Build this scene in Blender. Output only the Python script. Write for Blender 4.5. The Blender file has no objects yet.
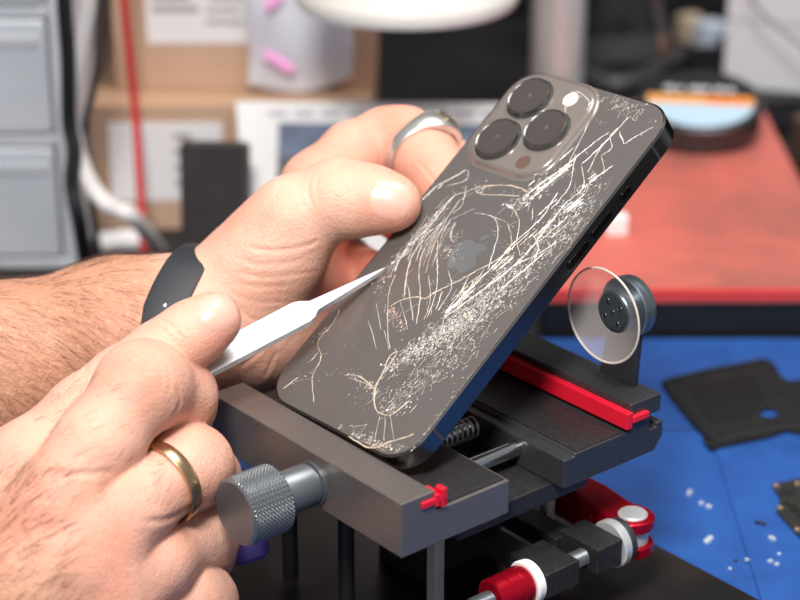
import bpy, bmesh, math, random
import numpy as np
from mathutils import Vector, Matrix
random.seed(7); rng = np.random.default_rng(7)
C = bpy.context.scene.collection
sc = bpy.context.scene
MM = 0.001
PI = math.pi

# ------------------------------------------------------------------ frames (all lengths below in millimetres, z = 0 is the top of the work mat)
F_PX = 2050.0
PITCH = math.radians(23.4)
CAMZ = 374.0
FW = np.array([0, math.cos(PITCH), -math.sin(PITCH)]); RT = np.array([1.0, 0, 0]); UP = np.cross(RT, FW)
CAM = np.array([0, 0, CAMZ])
def at(px, py, depth):                       # a point seen in the photo at a known distance
    return CAM + (FW*F_PX + RT*(px-400) - UP*(py-300))*depth/F_PX
def on_z(px, py, z=0.0):                     # a point seen in the photo on a horizontal plane
    d = FW*F_PX + RT*(px-400) - UP*(py-300)
    return CAM + d*((z-CAMZ)/d[2])
def on_y(px, py, y):
    d = FW*F_PX + RT*(px-400) - UP*(py-300)
    return CAM + d*(y/d[1])
JA = np.array([.6416, -.767, 0]); JB = np.array([.767, .6416, 0]); JYAW = math.atan2(-.767, .6416)
def J(a, b, z): return JA*a + JB*b + np.array([0, 0, z])
PH_T = np.array([22.1, 616.0, CAMZ-250.0])
PH_R = np.array([[.6415, .6029, -.4743], [-.7666, .5262, -.3679], [.0278, .5996, .7998]])
def PL(x, y, h=0.0): return PH_T + PH_R @ np.array([x, y, h])
def to_phone(px, py, h=0.0):                 # photo point -> phone coordinates on its back
    d = FW*F_PX + RT*(px-400) - UP*(py-300); n = PH_R[:, 2]; q = PH_T + n*h
    P = CAM + d*(((q-CAM) @ n)/(d @ n))
    return (PH_R.T @ (P-PH_T))[:2]

# ------------------------------------------------------------------ object helpers
def props(o, label=None, cat=None, group=None, kind=None):
    if label: o['label'] = label
    if cat: o['category'] = cat
    if group: o['group'] = group
    if kind: o['kind'] = kind
    return o
def thing(name, label, cat, loc=(0, 0, 0), yaw=0.0, group=None, mat=None):
    o = bpy.data.objects.new(name, None); C.objects.link(o)
    o.empty_display_size = .01
    if mat is not None: o.matrix_world = mat
    else:
        o.location = [v*MM for v in loc]; o.rotation_euler = (0, 0, yaw)
    return props(o, label, cat, group)
def link(name, me, m, parent=None):
    o = bpy.data.objects.new(name, me); C.objects.link(o)
    for k in (m if isinstance(m, (list, tuple)) else [m]): me.materials.append(k)
    if parent is not None: o.parent = parent
    return o
def obj(name, bm, m, parent=None, bevel=0.0, seg=2, smooth=35, origin=None):
    if origin is not None: bmesh.ops.translate(bm, verts=bm.verts, vec=-Vector(origin))
    bmesh.ops.recalc_face_normals(bm, faces=bm.faces)
    bmesh.ops.scale(bm, vec=(MM, MM, MM), verts=bm.verts)
    me = bpy.data.meshes.new(name); bm.to_mesh(me); bm.free()
    for p in me.polygons: p.use_smooth = True
    me.set_sharp_from_angle(angle=math.radians(smooth))
    o = link(name, me, m, parent)
    if origin is not None: o.location = [v*MM for v in origin]
    if bevel:
        b = o.modifiers.new('bevel', 'BEVEL'); b.width = bevel*MM; b.segments = seg; b.limit_method = 'ANGLE'; b.angle_limit = math.radians(40)
        b.harden_normals = True
    return o
def mesh_raw(name, V, Fc, m, parent=None, smooth=True, matidx=None):
    me = bpy.data.meshes.new(name)
    V = np.asarray(V, dtype=np.float64)*MM
    me.from_pydata(V.tolist(), [], Fc.tolist() if hasattr(Fc, 'tolist') else Fc)
    me.update()
    if smooth: me.polygons.foreach_set('use_smooth', [True]*len(me.polygons))
    if matidx is not None: me.polygons.foreach_set('material_index', matidx)
    return link(name, me, m, parent)
def nb(): return bmesh.new()
def box(bm, x0, x1, y0, y1, z0, z1, M=None):
    vs = [bm.verts.new((x, y, z)) for x in (x0, x1) for y in (y0, y1) for z in (z0, z1)]
    for f in ((0, 1, 3, 2), (4, 6, 7, 5), (0, 4, 5, 1), (2, 3, 7, 6), (0, 2, 6, 4), (1, 5, 7, 3)): bm.faces.new([vs[i] for i in f])
    if M is not None:
        for v in vs: v.co = M @ v.co
    return vs
def basis(d):
    d = Vector(d).normalized()
    u = d.orthogonal().normalized()
    return d, u, d.cross(u)
def lathe(bm, p, d, prof, n=40, cap=True):   # prof: (distance along d, radius)
    p = Vector(p); d, u, v = basis(d)
    rings = []
    for h, r in prof:
        rings.append([bm.verts.new(p + d*h + (u*math.cos(2*PI*i/n) + v*math.sin(2*PI*i/n))*r) for i in range(n)])
    for A, B in zip(rings, rings[1:]):
        for i in range(n): bm.faces.new((A[i], A[(i+1) % n], B[(i+1) % n], B[i]))
    if cap:
        bm.faces.new(rings[0][::-1]); bm.faces.new(rings[-1])
def cyl(bm, p, q, r, n=28):
    p, q = Vector(p), Vector(q); lathe(bm, p, q-p, [(0, r), ((q-p).length, r)], n)
def prism(bm, poly, fn, h0, h1):             # polygon (u, v) extruded along the third coordinate by fn(u, v, h)
    A = [bm.verts.new(fn(u, v, h0)) for u, v in poly]; B = [bm.verts.new(fn(u, v, h1)) for u, v in poly]
    n = len(poly)
    for i in range(n): bm.faces.new((A[i], A[(i+1) % n], B[(i+1) % n], B[i]))
    bm.faces.new(A[::-1]); bm.faces.new(B)
def spline(pts, n=8):
    P = [Vector(p) for p in pts]; out = []
    for i in range(len(P)-1):
        p0 = P[max(i-1, 0)]; p1 = P[i]; p2 = P[i+1]; p3 = P[min(i+2, len(P)-1)]
        for k in range(n):
            t = k/n
            out.append(.5*((2*p1) + (p2-p0)*t + (2*p0-5*p1+4*p2-p3)*t*t + (3*p1-p0-3*p2+p3)*t**3))
    out.append(P[-1]); return out
def tube(bm, pts, r, n=10, flat=None):
    pts = [Vector(p) for p in pts]; u = None; rings = []
    for i, p in enumerate(pts):
        d = (pts[min(i+1, len(pts)-1)] - pts[max(i-1, 0)]).normalized()
        if u is None: u = d.orthogonal().normalized()
        u = (u - d*u.dot(d)).normalized(); v = d.cross(u)
        rr = r[i] if isinstance(r, (list, tuple)) else r
        rings.append([bm.verts.new(p + (u*math.cos(2*PI*k/n) + v*math.sin(2*PI*k/n)*(flat or 1))*rr) for k in range(n)])
    for A, B in zip(rings, rings[1:]):
        for k in range(n): bm.faces.new((A[k], A[(k+1) % n], B[(k+1) % n], B[k]))
    bm.faces.new(rings[0][::-1]); bm.faces.new(rings[-1])
def rrect(w, h, r, n=8, cx=0, cy=0):
    out = []
    for sx, sy, a0 in ((1, 1, 0), (-1, 1, 90), (-1, -1, 180), (1, -1, 270)):
        for i in range(n+1):
            a = math.radians(a0 + 90*i/n)
            out.append((cx + sx*(w/2-r) + r*math.cos(a), cy + sy*(h/2-r) + r*math.sin(a)))
    return out
XYZ = lambda u, v, h: (u, v, h)

# ------------------------------------------------------------------ materials
def srgb(r, g, b):
    f = lambda c: (c/255/12.92) if c/255 <= .04045 else ((c/255+.055)/1.055)**2.4
    return (f(r), f(g), f(b), 1)
def mat(name, col, rough=.5, metal=0.0, noise=None, bump=None, **kw):
    """noise = (scale, other colour, lo, hi); bump = (scale, strength, distance in mm)"""
    m = bpy.data.materials.new(name); m.use_nodes = True
    N = m.node_tree.nodes; L = m.node_tree.links; P = N['Principled BSDF']
    P.inputs['Base Color'].default_value = col; P.inputs['Roughness'].default_value = rough; P.inputs['Metallic'].default_value = metal
    for k, v in kw.items(): P.inputs[k.replace('_', ' ')].default_value = v
    if noise or bump: tc = N.new('ShaderNodeTexCoord')
    if noise:
        t = N.new('ShaderNodeTexNoise'); t.inputs['Scale'].default_value = noise[0]; t.inputs['Detail'].default_value = 6
        r = N.new('ShaderNodeValToRGB'); r.color_ramp.elements[0].position = noise[2]; r.color_ramp.elements[1].position = noise[3]
        r.color_ramp.elements[0].color = col; r.color_ramp.elements[1].color = noise[1]
        L.new(tc.outputs['Object'], t.inputs['Vector']); L.new(t.outputs['Fac'], r.inputs['Fac']); L.new(r.outputs['Color'], P.inputs['Base Color'])
    if bump:
        t = N.new('ShaderNodeTexNoise'); t.inputs['Scale'].default_value = bump[0]; t.inputs['Detail'].default_value = 4
        b = N.new('ShaderNodeBump'); b.inputs['Strength'].default_value = bump[1]; b.inputs['Distance'].default_value = bump[2]*MM
        L.new(tc.outputs['Object'], t.inputs['Vector']); L.new(t.outputs['Fac'], b.inputs['Height']); L.new(b.outputs['Normal'], P.inputs['Normal'])
    return m
M = {}
M['anod'] = mat('grey_anodised', srgb(110, 105, 102), .34, .55, noise=(900, srgb(122, 116, 112), .35, .75), bump=(2600, .12, .05))
M['anod_dark'] = mat('dark_anodised', srgb(66, 67, 70), .38, .55, noise=(700, srgb(76, 76, 78), .35, .75), bump=(2400, .18, .05))
M['anod_black'] = mat('black_anodised', srgb(42, 41, 42), .45, .3, noise=(600, srgb(58, 56, 55), .45, .8), bump=(2000, .2, .06))
M['knurl'] = mat('knurled_steel', srgb(120, 124, 128), .36, .7)
M['plated'] = mat('zinc_plated', srgb(204, 205, 206), .3, .45)
M['post'] = mat('plated_post', srgb(204, 205, 208), .3, .35)
M['steel'] = mat('polished_steel', srgb(196, 198, 200), .22, 1.0)
M['chrome'] = mat('chrome', srgb(222, 222, 222), .28, .4)
M['red_rubber'] = mat('red_silicone', srgb(214, 22, 48), .42)
M['red_anod'] = mat('red_anodised', srgb(190, 12, 40), .26, .7)
M['white_plastic'] = mat('white_plastic', srgb(232, 232, 230), .45)
M['black_plastic'] = mat('black_plastic', srgb(20, 20, 21), .5)
M['black_rubber'] = mat('black_rubber', srgb(38, 41, 45), .55, bump=(1500, .15, .05))
M['tool_steel'] = mat('satin_steel', srgb(206, 208, 210), .4, .6)
M['gold'] = mat('gold', srgb(206, 176, 138), .28, 1.0)
M['silver'] = mat('silver', srgb(214, 212, 208), .3, .85, bump=(300, .1, .2))
M['silicone'] = mat('blue_silicone', srgb(32, 80, 150), .5, noise=(60, srgb(27, 70, 136), .4, .7), bump=(1800, .12, .05))
M['desk'] = mat('black_desk', srgb(24, 22, 22), .6, noise=(30, srgb(32, 29, 28), .4, .7))
M['purple'] = mat('purple_plastic', srgb(96, 78, 160), .4)

# ------------------------------------------------------------------ signed distance modelling of the hands
class Sdf:
    def __init__(s): s.groups = []; s.cuts = []; s.body = []
    def seg(s, lst, p, r, q, r2, k=3.0): lst.append((np.asarray(p, float), float(r), np.asarray(q, float), float(r2), float(k)))
    @staticmethod
    def cap(P, p, r, q, r2):
        ba = q-p; L2 = max(float(ba @ ba), 1e-9)
        t = np.clip(((P-p) @ ba)/L2, 0, 1)
        d = P - p - t[..., None]*ba
        return np.sqrt(np.einsum('...i,...i->...', d, d)) - (r + t*(r2-r))
    @staticmethod
    def smin(a, b, k):
        h = np.maximum(k-np.abs(a-b), 0)/k
        return np.minimum(a, b) - h*h*k*.25
    def chain(s, P, lst):
        d = None
        for p, r, q, r2, k in lst:
            e = s.cap(P, p, r, q, r2)
            d = e if d is None else s.smin(d, e, k)
        return d
    def __call__(s, P):
        P = np.asarray(P, dtype=np.float64)
        body = s.chain(P, s.body); tot = body
        for lst, kb, kf in s.groups:
            f = s.smin(s.chain(P, lst), body, kb)
            tot = s.smin(tot, f, kf)
        for p, r, q, r2, k in s.cuts:
            e = -s.cap(P, p, r, q, r2)
            h = np.maximum(k-np.abs(tot-e), 0)/k
            tot = np.maximum(tot, e) + h*h*k*.25
        return tot
    def mesh(s, lo, hi, h):
        lo = np.asarray(lo, float); n = np.ceil((np.asarray(hi)-lo)/h).astype(int)+1
        ax = [lo[i] + h*np.arange(n[i]) for i in range(3)]
        Fv = np.full(n, 99.0, dtype=np.float32)
        # coarse pass, then fine blocks near the surface
        B = 12
        for i in range(0, n[0], B):
            for j in range(0, n[1], B):
                for k in range(0, n[2], B):
                    sl = (slice(i, min(i+B, n[0])), slice(j, min(j+B, n[1])), slice(k, min(k+B, n[2])))
                    c = np.array([[ax[0][sl[0]].mean(), ax[1][sl[1]].mean(), ax[2][sl[2]].mean()]])
                    v = s(c)[0]
                    if abs(v) > B*h*1.1+3: Fv[sl] = v; continue
                    G = np.stack(np.meshgrid(ax[0][sl[0]], ax[1][sl[1]], ax[2][sl[2]], indexing='ij'), -1)
                    Fv[sl] = s(G)
        return nets(Fv, lo, h)
    def grad(s, p, e=.15):
        p = np.asarray(p, float); g = np.array([s(p+np.eye(3)[i]*e) - s(p-np.eye(3)[i]*e) for i in range(3)])
        return g/np.linalg.norm(g)
    def ray(s, o, d, tmax=200, t=0.0):
        d = d/np.linalg.norm(d)
        for _ in range(200):
            v = float(s((o+d*t)[None])[0])
            if abs(v) < .01: break
            t += v*.7
            if t > tmax: return None
        return o+d*t
    def out(s, c, d):                        # from inside outwards to the skin
        t = 0.0
        for _ in range(200):
            v = float(s((c+d*t)[None])[0])
            if v > -.01: break
            t += max(-v*.8, .02)
        return t
def nets(Fv, lo, h):
    S = Fv < 0; nx, ny, nz = Fv.shape
    c = np.zeros((nx-1, ny-1, nz-1), np.int8)
    offs = [(a, b, d) for a in (0, 1) for b in (0, 1) for d in (0, 1)]
    for a, b, d in offs: c += S[a:nx-1+a, b:ny-1+b, d:nz-1+d]
    act = (c > 0) & (c < 8)
    idx = np.argwhere(act); ids = np.full(act.shape, -1, np.int64); ids[act] = np.arange(len(idx))
    vals = {o: Fv[idx[:, 0]+o[0], idx[:, 1]+o[1], idx[:, 2]+o[2]].astype(np.float64) for o in offs}
    acc = np.zeros((len(idx), 3)); cnt = np.zeros(len(idx))
    for a in offs:
        for k in range(3):
            if a[k] == 0:
                b = list(a); b[k] = 1; b = tuple(b)
                va, vb = vals[a], vals[b]; m = (va < 0) != (vb < 0)
                t = np.where(m, va/np.where(m, va-vb, 1), 0)
                p = np.tile(np.array(a, float), (len(idx), 1)); p[:, k] += t
                acc[m] += p[m]; cnt[m] += 1
    V = lo + h*(idx + acc/cnt[:, None])
    faces = []
    for k in range(3):
        sl0 = [slice(None)]*3; sl1 = [slice(None)]*3; sl0[k] = slice(0, -1); sl1[k] = slice(1, None)
        E = np.argwhere(S[tuple(sl0)] != S[tuple(sl1)])
        u, v = (k+1) % 3, (k+2) % 3
        ok = (E[:, u] > 0) & (E[:, v] > 0) & (E[:, u] < Fv.shape[u]-1) & (E[:, v] < Fv.shape[v]-1); E = E[ok]
        def cell(du, dv):
            q = E.copy(); q[:, u] += du; q[:, v] += dv
            return ids[q[:, 0], q[:, 1], q[:, 2]]
        Q = np.stack([cell(-1, -1), cell(0, -1), cell(0, 0), cell(-1, 0)], 1)
        flip = ~S[E[:, 0], E[:, 1], E[:, 2]]
        Q[flip] = Q[flip][:, ::-1]
        faces.append(Q)
    return V, np.concatenate(faces)

# ================================================================== the phone repair clamp
VO = J(-455, 400, 0)
vise = thing('phone_repair_clamp', 'dark grey metal clamp with red silicone strips and knurled knob gripping the cracked phone', 'repair clamp', VO, JYAW)
OFS = [0, 0]
def V(a, b, z): return Vector((a+455, b-400+OFS[0], z+OFS[1]))          # jaw coordinates -> local to the clamp
def jbox(bm, a0, a1, b0, b1, z0, z1): return box(bm, a0+455, a1+455, b0-400+OFS[0], b1-400+OFS[0], z0+OFS[1], z1+OFS[1])
def jprofile(bm, poly, a0, a1): prism(bm, poly, lambda u, v, h: V(h, u, v), a0, a1)
# front jaw: tall bar and a lower shelf
bm = nb(); jprofile(bm, [(340.5, 60.4), (340.5, 79), (353.4, 79), (354.4, 77.8), (354.4, 72.2), (384, 72.2), (384, 60.4)], -504, -406.3)
front_jaw = obj('front_jaw', bm, M['anod'], vise, bevel=.55)
bm = nb(); jprofile(bm, [(359, 72.1), (359, 72.7), (382.6, 72.7), (382.6, 72.1)], -503, -407.5)
obj('jaw_pad', bm, M['anod_black'], front_jaw, bevel=.1)
bm = nb(); jprofile(bm, [(356.1, 73), (356.1, 76.6), (357.2, 76.6), (357.2, 73)], -414, -405.2)
jprofile(bm, [(355.4, 73.2), (355.4, 79.2), (357.4, 79.2), (357.4, 73.2)], -408.5, -405.2)
jprofile(bm, [(348, 74.9), (348, 76.9), (356.2, 76.9), (356.2, 74.9)], -413, -405.4)
jprofile(bm, [(353, 74), (353, 78), (354.6, 78), (354.6, 74)], -420, -405.2)
obj('silicone_strip', bm, M['red_rubber'], vise, bevel=.25)
# rear jaw with its T-slot at the back
bm = nb(); jprofile(bm, [(407.5, 60.4), (407.5, 70.6), (412, 70.6), (412, 71.6), (437, 71.6), (437, 81), (451, 81), (451, 74.5), (446.5, 74.5), (446.5, 69), (449.5, 69), (449.5, 70.5), (452.5, 70.5), (452.5, 65), (449, 60.4)], -504, -406.3)
rear_jaw = obj('rear_jaw', bm, M['anod_dark'], vise, bevel=.5)
bm = nb(); jprofile(bm, [(413.4, 71.5), (413.4, 72.0), (433, 72.0), (433, 71.5)], -503.4, -407)
obj('jaw_pad', bm, M['anod_black'], rear_jaw, bevel=.1)
bm = nb(); jprofile(bm, [(434.2, 73), (434.2, 78.8), (436.9, 78.8), (436.9, 73)], -503, -405.2)
jprofile(bm, [(436.8, 75), (436.8, 77.2), (444, 77.2), (444, 75)], -503, -404.6)
obj('silicone_strip', bm, M['red_rubber'], vise, bevel=.3)
# knob
def knurl(bm, p, d, r, length, n=240, m=58, depth=.5):
    p = Vector(p); d, u, v = basis(d); rings = []
    def tri(x): x = x % 1; return 1-abs(2*x-1)
    for j in range(m+1):
        row = []
        for i in range(n):
            x = 48*i/n; y = length/1.25*(j/m)
            k = min(tri(x+y), tri(x-y))
            rr = r - depth + depth*min(1, k*1.6)
            if j in (0, m): rr = r-depth
            row.append(bm.verts.new(p + d*(length*j/m) + (u*math.cos(2*PI*i/n)+v*math.sin(2*PI*i/n))*rr))
        rings.append(row)
    for A, B in zip(rings, rings[1:]):
        for i in range(n): bm.faces.new((A[i], A[(i+1) % n], B[(i+1) % n], B[i]))
    return rings, d
ka, kz = -449.0, 68.6
bm = nb(); rings, d = knurl(bm, V(ka, 325.5, kz), (0, -1, 0), 11.0, 14.5)
c0 = V(ka, 311, kz)
inner = [bm.verts.new(c0 + (w.co-c0)*.93 + Vector((0, -.6, 0))) for w in rings[-1]]
n_ = len(inner)
for i in range(n_): bm.faces.new((rings[-1][i], rings[-1][(i+1) % n_], inner[(i+1) % n_], inner[i]))
bm.faces.new(inner); bm.faces.new(rings[0][::-1])
knob = obj('knob', bm, M['knurl'], vise, smooth=25)
bm = nb(); lathe(bm, V(ka, 340.6, kz), (0, -1, 0), [(0, 7.2), (1.2, 7.2), (1.4, 6.2), (2.2, 6.2), (2.4, 7.0), (13.5, 7.0), (14.6, 6.4), (15.3, 6.4)], 44)
obj('knob_shaft', bm, M['knurl'], vise)
# guide rods, lead screw, spring
for a in (-428.5, -484):
    bm = nb(); cyl(bm, V(a, 374, 66.3), V(a, 409, 66.3), 2.7); obj('guide_rod', bm, M['steel'], vise)
bm = nb()
R0, n_ = 1.9, 400
pts = [V(-449, 379+29*i/n_, 66.3) + Vector((math.cos(i*.2)*3.4, 0, math.sin(i*.2)*3.4)) for i in range(n_)]
tube(bm, pts, .4, 6); obj('spring', bm, M['plated'], vise)
bm = nb(); cyl(bm, V(-449, 376, 66.3), V(-449, 409, 66.3), 2.2); obj('lead_screw', bm, M['steel'], vise)
bm = nb(); jbox(bm, -502, -412, 368, 424, 53.5, 60.3); rail = obj('centre_rail', bm, M['anod_black'], vise, bevel=.6)
bm = nb(); lathe(bm, V(-441.5, 392, 60.4), (0, 0, 1), [(0, 4.2), (1.6, 4.2), (2.2, 3.4), (2.2, 1.7), (1.0, 1.6)], 28); obj('screw', bm, M['anod_black'], rail)
# posts and base
bm = nb(); jbox(bm, -440, -435.6, 379.4, 383.4, 8, 60.6); obj('post', bm, M['post'], vise, bevel=.3)
bm = nb(); jbox(bm, -438.5, -434.4, 428.4, 432, 8.2, 53.6); obj('post', bm, M['post'], vise, bevel=.3)
for p, q in (((-459, 361), 2.7), ((-490, 361), 2.7), ((-490, 430), 2.7)):
    bm = nb(); cyl(bm, V(p[0], p[1], 8), V(p[0], p[1], 62.2), q); obj('post', bm, M['black_plastic'], vise)
bm = nb(); prism(bm, rrect(180, 152, 6, 6, -452+455, 397-400), XYZ, 0.3, 8); obj('base_plate', bm, mat('black_lacquer', srgb(26, 24, 24), .35, .1, noise=(40, srgb(44, 37, 34), .4, .75), bump=(900, .1, .05)), vise, bevel=.8)
OFS[:] = [-2.4, -2.4]
# swivel clamp underneath: two arms, end blocks, threaded rod, red nut, washers and red cam lever
bm = nb(); jbox(bm, -478, -417, 401, 409.5, 30.2, 36.4); jbox(bm, -418.5, -401, 398.5, 413.3, 29, 38.2); obj('clamp_arm', bm, M['anod_black'], vise, bevel=.45)
bm = nb(); jbox(bm, -478, -417, 418, 427, 30.2, 37); jbox(bm, -418.5, -400.6, 420.8, 432.4, 29.4, 39); obj('clamp_arm', bm, M['anod_black'], vise, bevel=.45)
bm = nb(); jbox(bm, -480, -458, 394, 432, 10.6, 30.4); jbox(bm, -480, -458, 394, 432, 37.2, 55.8); obj('pivot_block', bm, M['anod_black'], vise, bevel=.5)
ra, rz = -407.0, 34.0
bm = nb(); q = [(0, 2.9)]
for i in range(60): q += [(.4+i*1.05, 3.0), (.9+i*1.05, 2.5)]
lathe(bm, V(ra, 372, rz), (0, 1, 0), q + [(64, 2.8)], 24); obj('threaded_rod', bm, M['knurl'], vise)
bm = nb(); lathe(bm, V(ra, 380, rz), (0, 1, 0), [(0, 3.4), (0, 5.7), (.6, 6.4), (4, 6.4), (4.3, 6.0), (4.9, 6.0), (5.2, 6.4), (8.5, 6.4), (8.8, 6.0), (9.4, 6.0), (9.7, 6.4), (13, 6.6), (14, 6.2), (14, 3)], 40); obj('clamp_nut', bm, M['red_anod'], vise)
bm = nb(); lathe(bm, V(ra, 394.2, rz), (0, 1, 0), [(0, 3), (0, 7.0), (.7, 7.5), (3.2, 7.3), (4.2, 5.4), (4.2, 3)], 40); obj('washer', bm, M['white_plastic'], vise)
bm = nb(); lathe(bm, V(ra, 432.5, rz), (0, 1, 0), [(0, 3), (0, 7.6), (.5, 8.2), (2.9, 8.2), (3.5, 7.5), (3.5, 3)], 44); obj('washer', bm, M['plated'], vise)
bm = nb(); lathe(bm, V(ra, 436, rz), (0, 1, 0), [(0, 3), (0, 7.4), (.5, 7.7), (2.4, 7.6), (3.4, 6.2), (3.4, 3)], 44); obj('cam_seat', bm, M['black_rubber'], vise)
def lever_outline(r=7.4):
    out = []
    for i in range(15):
        t = math.radians(-100 + 200*i/14); out.append((ra-1+r*math.cos(t), 444.5+r*math.sin(t)))
    return out + [(-415, 450.5), (-428, 452.5), (-446, 452), (-464, 448), (-466, 440.5), (-450, 441.5), (-432, 441), (-418, 438)]
bm = nb()
for z0, z1 in ((36.4, 40.6), (27.0, 31.2)): prism(bm, lever_outline(), lambda u, v, h: V(u, v, h), z0, z1)
prism(bm, [(-424, 441), (-424, 451), (-446, 451.5), (-464, 447.5), (-466, 441), (-450, 442)], lambda u, v, h: V(u, v, h), 31, 36.6)
lev = obj('cam_lever', bm, M['red_anod'], vise, bevel=.9, seg=3)
bm = nb(); lathe(bm, V(ra-1, 444.5, 40.5), (0, 0, 1), [(0, 5.0), (.5, 5.0), (1.0, 4.4), (1.0, 0.05)], 36); obj('pin', bm, M['plated'], lev)
bm = nb(); cyl(bm, V(ra-1, 444.5, 31), V(ra-1, 444.5, 36.6), 5.6); obj('roller', bm, M['plated'], lev)
OFS[:] = [0, 0]
# suction cup on its bracket
sa, sz, sb = -420.6, 107.6, 437.0
bm = nb(); prism(bm, [(-431, 81.05), (-415.5, 81.05), (-414, 104), (-416, 111.5), (-420.5, 113.5), (-425, 111), (-427, 104)], lambda u, v, h: V(u, h, v), 447.0, 449.6); obj('cup_bracket', bm, M['anod_dark'], vise, bevel=.3)
def clear_mat(name, tint, frac, rough=.08):
    m = bpy.data.materials.new(name); m.use_nodes = True; N = m.node_tree.nodes; L = m.node_tree.links
    P = N['Principled BSDF']; P.inputs['Base Color'].default_value = tint; P.inputs['Roughness'].default_value = rough; P.inputs['IOR'].default_value = 1.45
    T = N.new('ShaderNodeBsdfTransparent'); X = N.new('ShaderNodeMixShader'); X.inputs['Fac'].default_value = frac
    L.new(P.outputs[0], X.inputs[1]); L.new(T.outputs[0], X.inputs[2]); L.new(X.outputs[0], N['Material Output'].inputs['Surface'])
    return m
bm = nb()
prof = [(0, 15.9), (.8, 15.2), (2.2, 12.8), (3.6, 10.0), (4.6, 8.0), (5, 7.2)]
lathe(bm, V(sa, sb, sz), (0, 1, 0), prof + [(h+.5, r-.5) for h, r in prof[::-1][:-1]][0:0], 64, cap=False)
cup = obj('suction_cup', bm, clear_mat('clear_silicone', srgb(226, 216, 212), .76, .12), vise, smooth=60)
bm = nb(); n_ = 64
tube(bm, [V(sa, sb, sz) + Vector((math.cos(2*PI*i/n_)*15.9, 0, math.sin(2*PI*i/n_)*15.9)) for i in range(n_+1)], .4, 8); obj('cup_rim', bm, clear_mat('cup_rim', srgb(222, 210, 194), .35, .2), cup)
bm = nb(); lathe(bm, V(sa, sb+4.7, sz), (0, 1, 0), [(0, .1), (0, 6.6), (.5, 7.0), (4.6, 7.0), (4.6, 9.8), (5.0, 10.3), (6.4, 10.3), (6.7, 9.8), (7.2, 9.8), (7.5, 10.3), (9.4, 10.1), (10, 9.2), (10, .1)], 52); hub = obj('cup_hub', bm, mat('dull_steel', srgb(120, 130, 135), .35, .85), cup)
bm = nb(); lathe(bm, V(sa, sb+4.3, sz), (0, 1, 0), [(0, .1), (0, 6.0), (.5, 6.0)], 40); obj('hub_face', bm, mat('grey_hub', srgb(64, 72, 76), .4, .4), cup)
for i in range(5):
    r_ = 4.1 if i < 4 else 0; t = .6 + i*PI/2
    bm = nb(); lathe(bm, V(sa+math.cos(t)*r_, sb+3.7, sz+math.sin(t)*r_), (0, 1, 0), [(0, .3), (.2, .8), (.8, .9)], 16); obj('screw', bm, M['steel'], cup)

# ================================================================== the phone
Mw = Matrix([[*PH_R[0], 0], [*PH_R[1], 0], [*PH_R[2], 0], [0, 0, 0, 1]])
base = PL(0, -73.35, -4); Mw.translation = Vector(base*MM)
phone = thing('smartphone', 'graphite smartphone with badly shattered back glass and three camera lenses held up by the clamp', 'phone', mat=Mw)
Wp, Hp, Tp, Rp = 71.5, 146.7, 7.65, 11.5
def Q(x, y, h): return Vector((x, y+73.35, h+4))           # phone coordinates -> local to the phone
m_frame = mat('graphite_steel', srgb(120, 116, 114), .2, 1.0)
bm = nb()
lev_ = [(.35, -Tp), (0, -Tp+.4), (0, -.6), (.55, -.06)]
rings = []
for ins, h in [(2, -Tp+.3)] + lev_ + [(1.0, -.1)]:
    rings.append([bm.verts.new(Q(x, y, h)) for x, y in rrect(Wp-2*ins, Hp-2*ins, Rp-ins, 14)])
for A, B in zip(rings, rings[1:]):
    for i in range(len(A)): bm.faces.new((A[i], A[(i+1) % len(A)], B[(i+1) % len(A)], B[i]))
bm.faces.new(rings[0][::-1]); bm.faces.new(rings[-1])
frame = obj('frame', bm, m_frame, phone, smooth=30)
bm = nb(); prism(bm, rrect(Wp-2.6, Hp-2.6, Rp-1.3, 14), lambda u, v, h: Q(u, v, h), -Tp-.25, -Tp+.35); obj('front_glass', bm, mat('black_glass', srgb(8, 8, 9), .06, Coat_Weight=1.0), phone)
# back glass: frosted graphite, faint scratches
def back_mat():
    m = mat('frosted_back_glass', srgb(99, 93, 90), .3, .25, Coat_Weight=.45, Coat_Roughness=.12)
    N = m.node_tree.nodes; L = m.node_tree.links; P = N['Principled BSDF']
    tc = N.new('ShaderNodeTexCoord'); t = N.new('ShaderNodeTexVoronoi'); t.feature = 'DISTANCE_TO_EDGE'; t.inputs['Scale'].default_value = 160
    n = N.new('ShaderNodeTexNoise'); n.inputs['Scale'].default_value = 60
    b = N.new('ShaderNodeBump'); b.inputs['Strength'].default_value = .1; b.inputs['Distance'].default_value = .0002
    L.new(tc.outputs['Object'], n.inputs['Vector']); L.new(n.outputs['Fac'], b.inputs['Height']); L.new(b.outputs['Normal'], P.inputs['Normal'])
    return m
bm = nb(); prism(bm, rrect(Wp-1.5, Hp-1.5, Rp-.75, 14), lambda u, v, h: Q(u, v, h), -.3, 0)
glass = obj('back_glass', bm, back_mat(), phone, bevel=.12)
# fruit-shaped emblem in the middle of the back
def smooth_poly(p, n=6):
    P = [Vector((x, y, 0)) for x, y in p]; P = P + [P[0]]
    s = spline(P, n); return [(w.x, w.y) for w in s[:-1]]
half = [(0, 4.6), (1.6, 5.3), (3.6, 5.2), (5.2, 4.3), (6.0, 2.6)]
app = [(0, 4.5), (1.7, 5.2), (3.6, 5.3), (5.3, 4.5), (6.0, 3.6), (4.9, 2.6), (4.4, 1.2), (4.5, -.3), (5.2, -1.6), (6.3, -2.4), (5.4, -4.6), (3.9, -6.5), (2.5, -7.0), (1.2, -6.6), (0, -6.4), (-1.2, -6.6), (-2.5, -7.0), (-4.0, -6.4), (-5.6, -4.0), (-6.4, -1.2), (-6.4, 1.6), (-5.4, 3.9), (-3.7, 5.1), (-1.8, 5.2)]
m_logo = mat('mirror_emblem', srgb(122, 122, 122), .34, .5, bump=(500, .3, .1))
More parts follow.
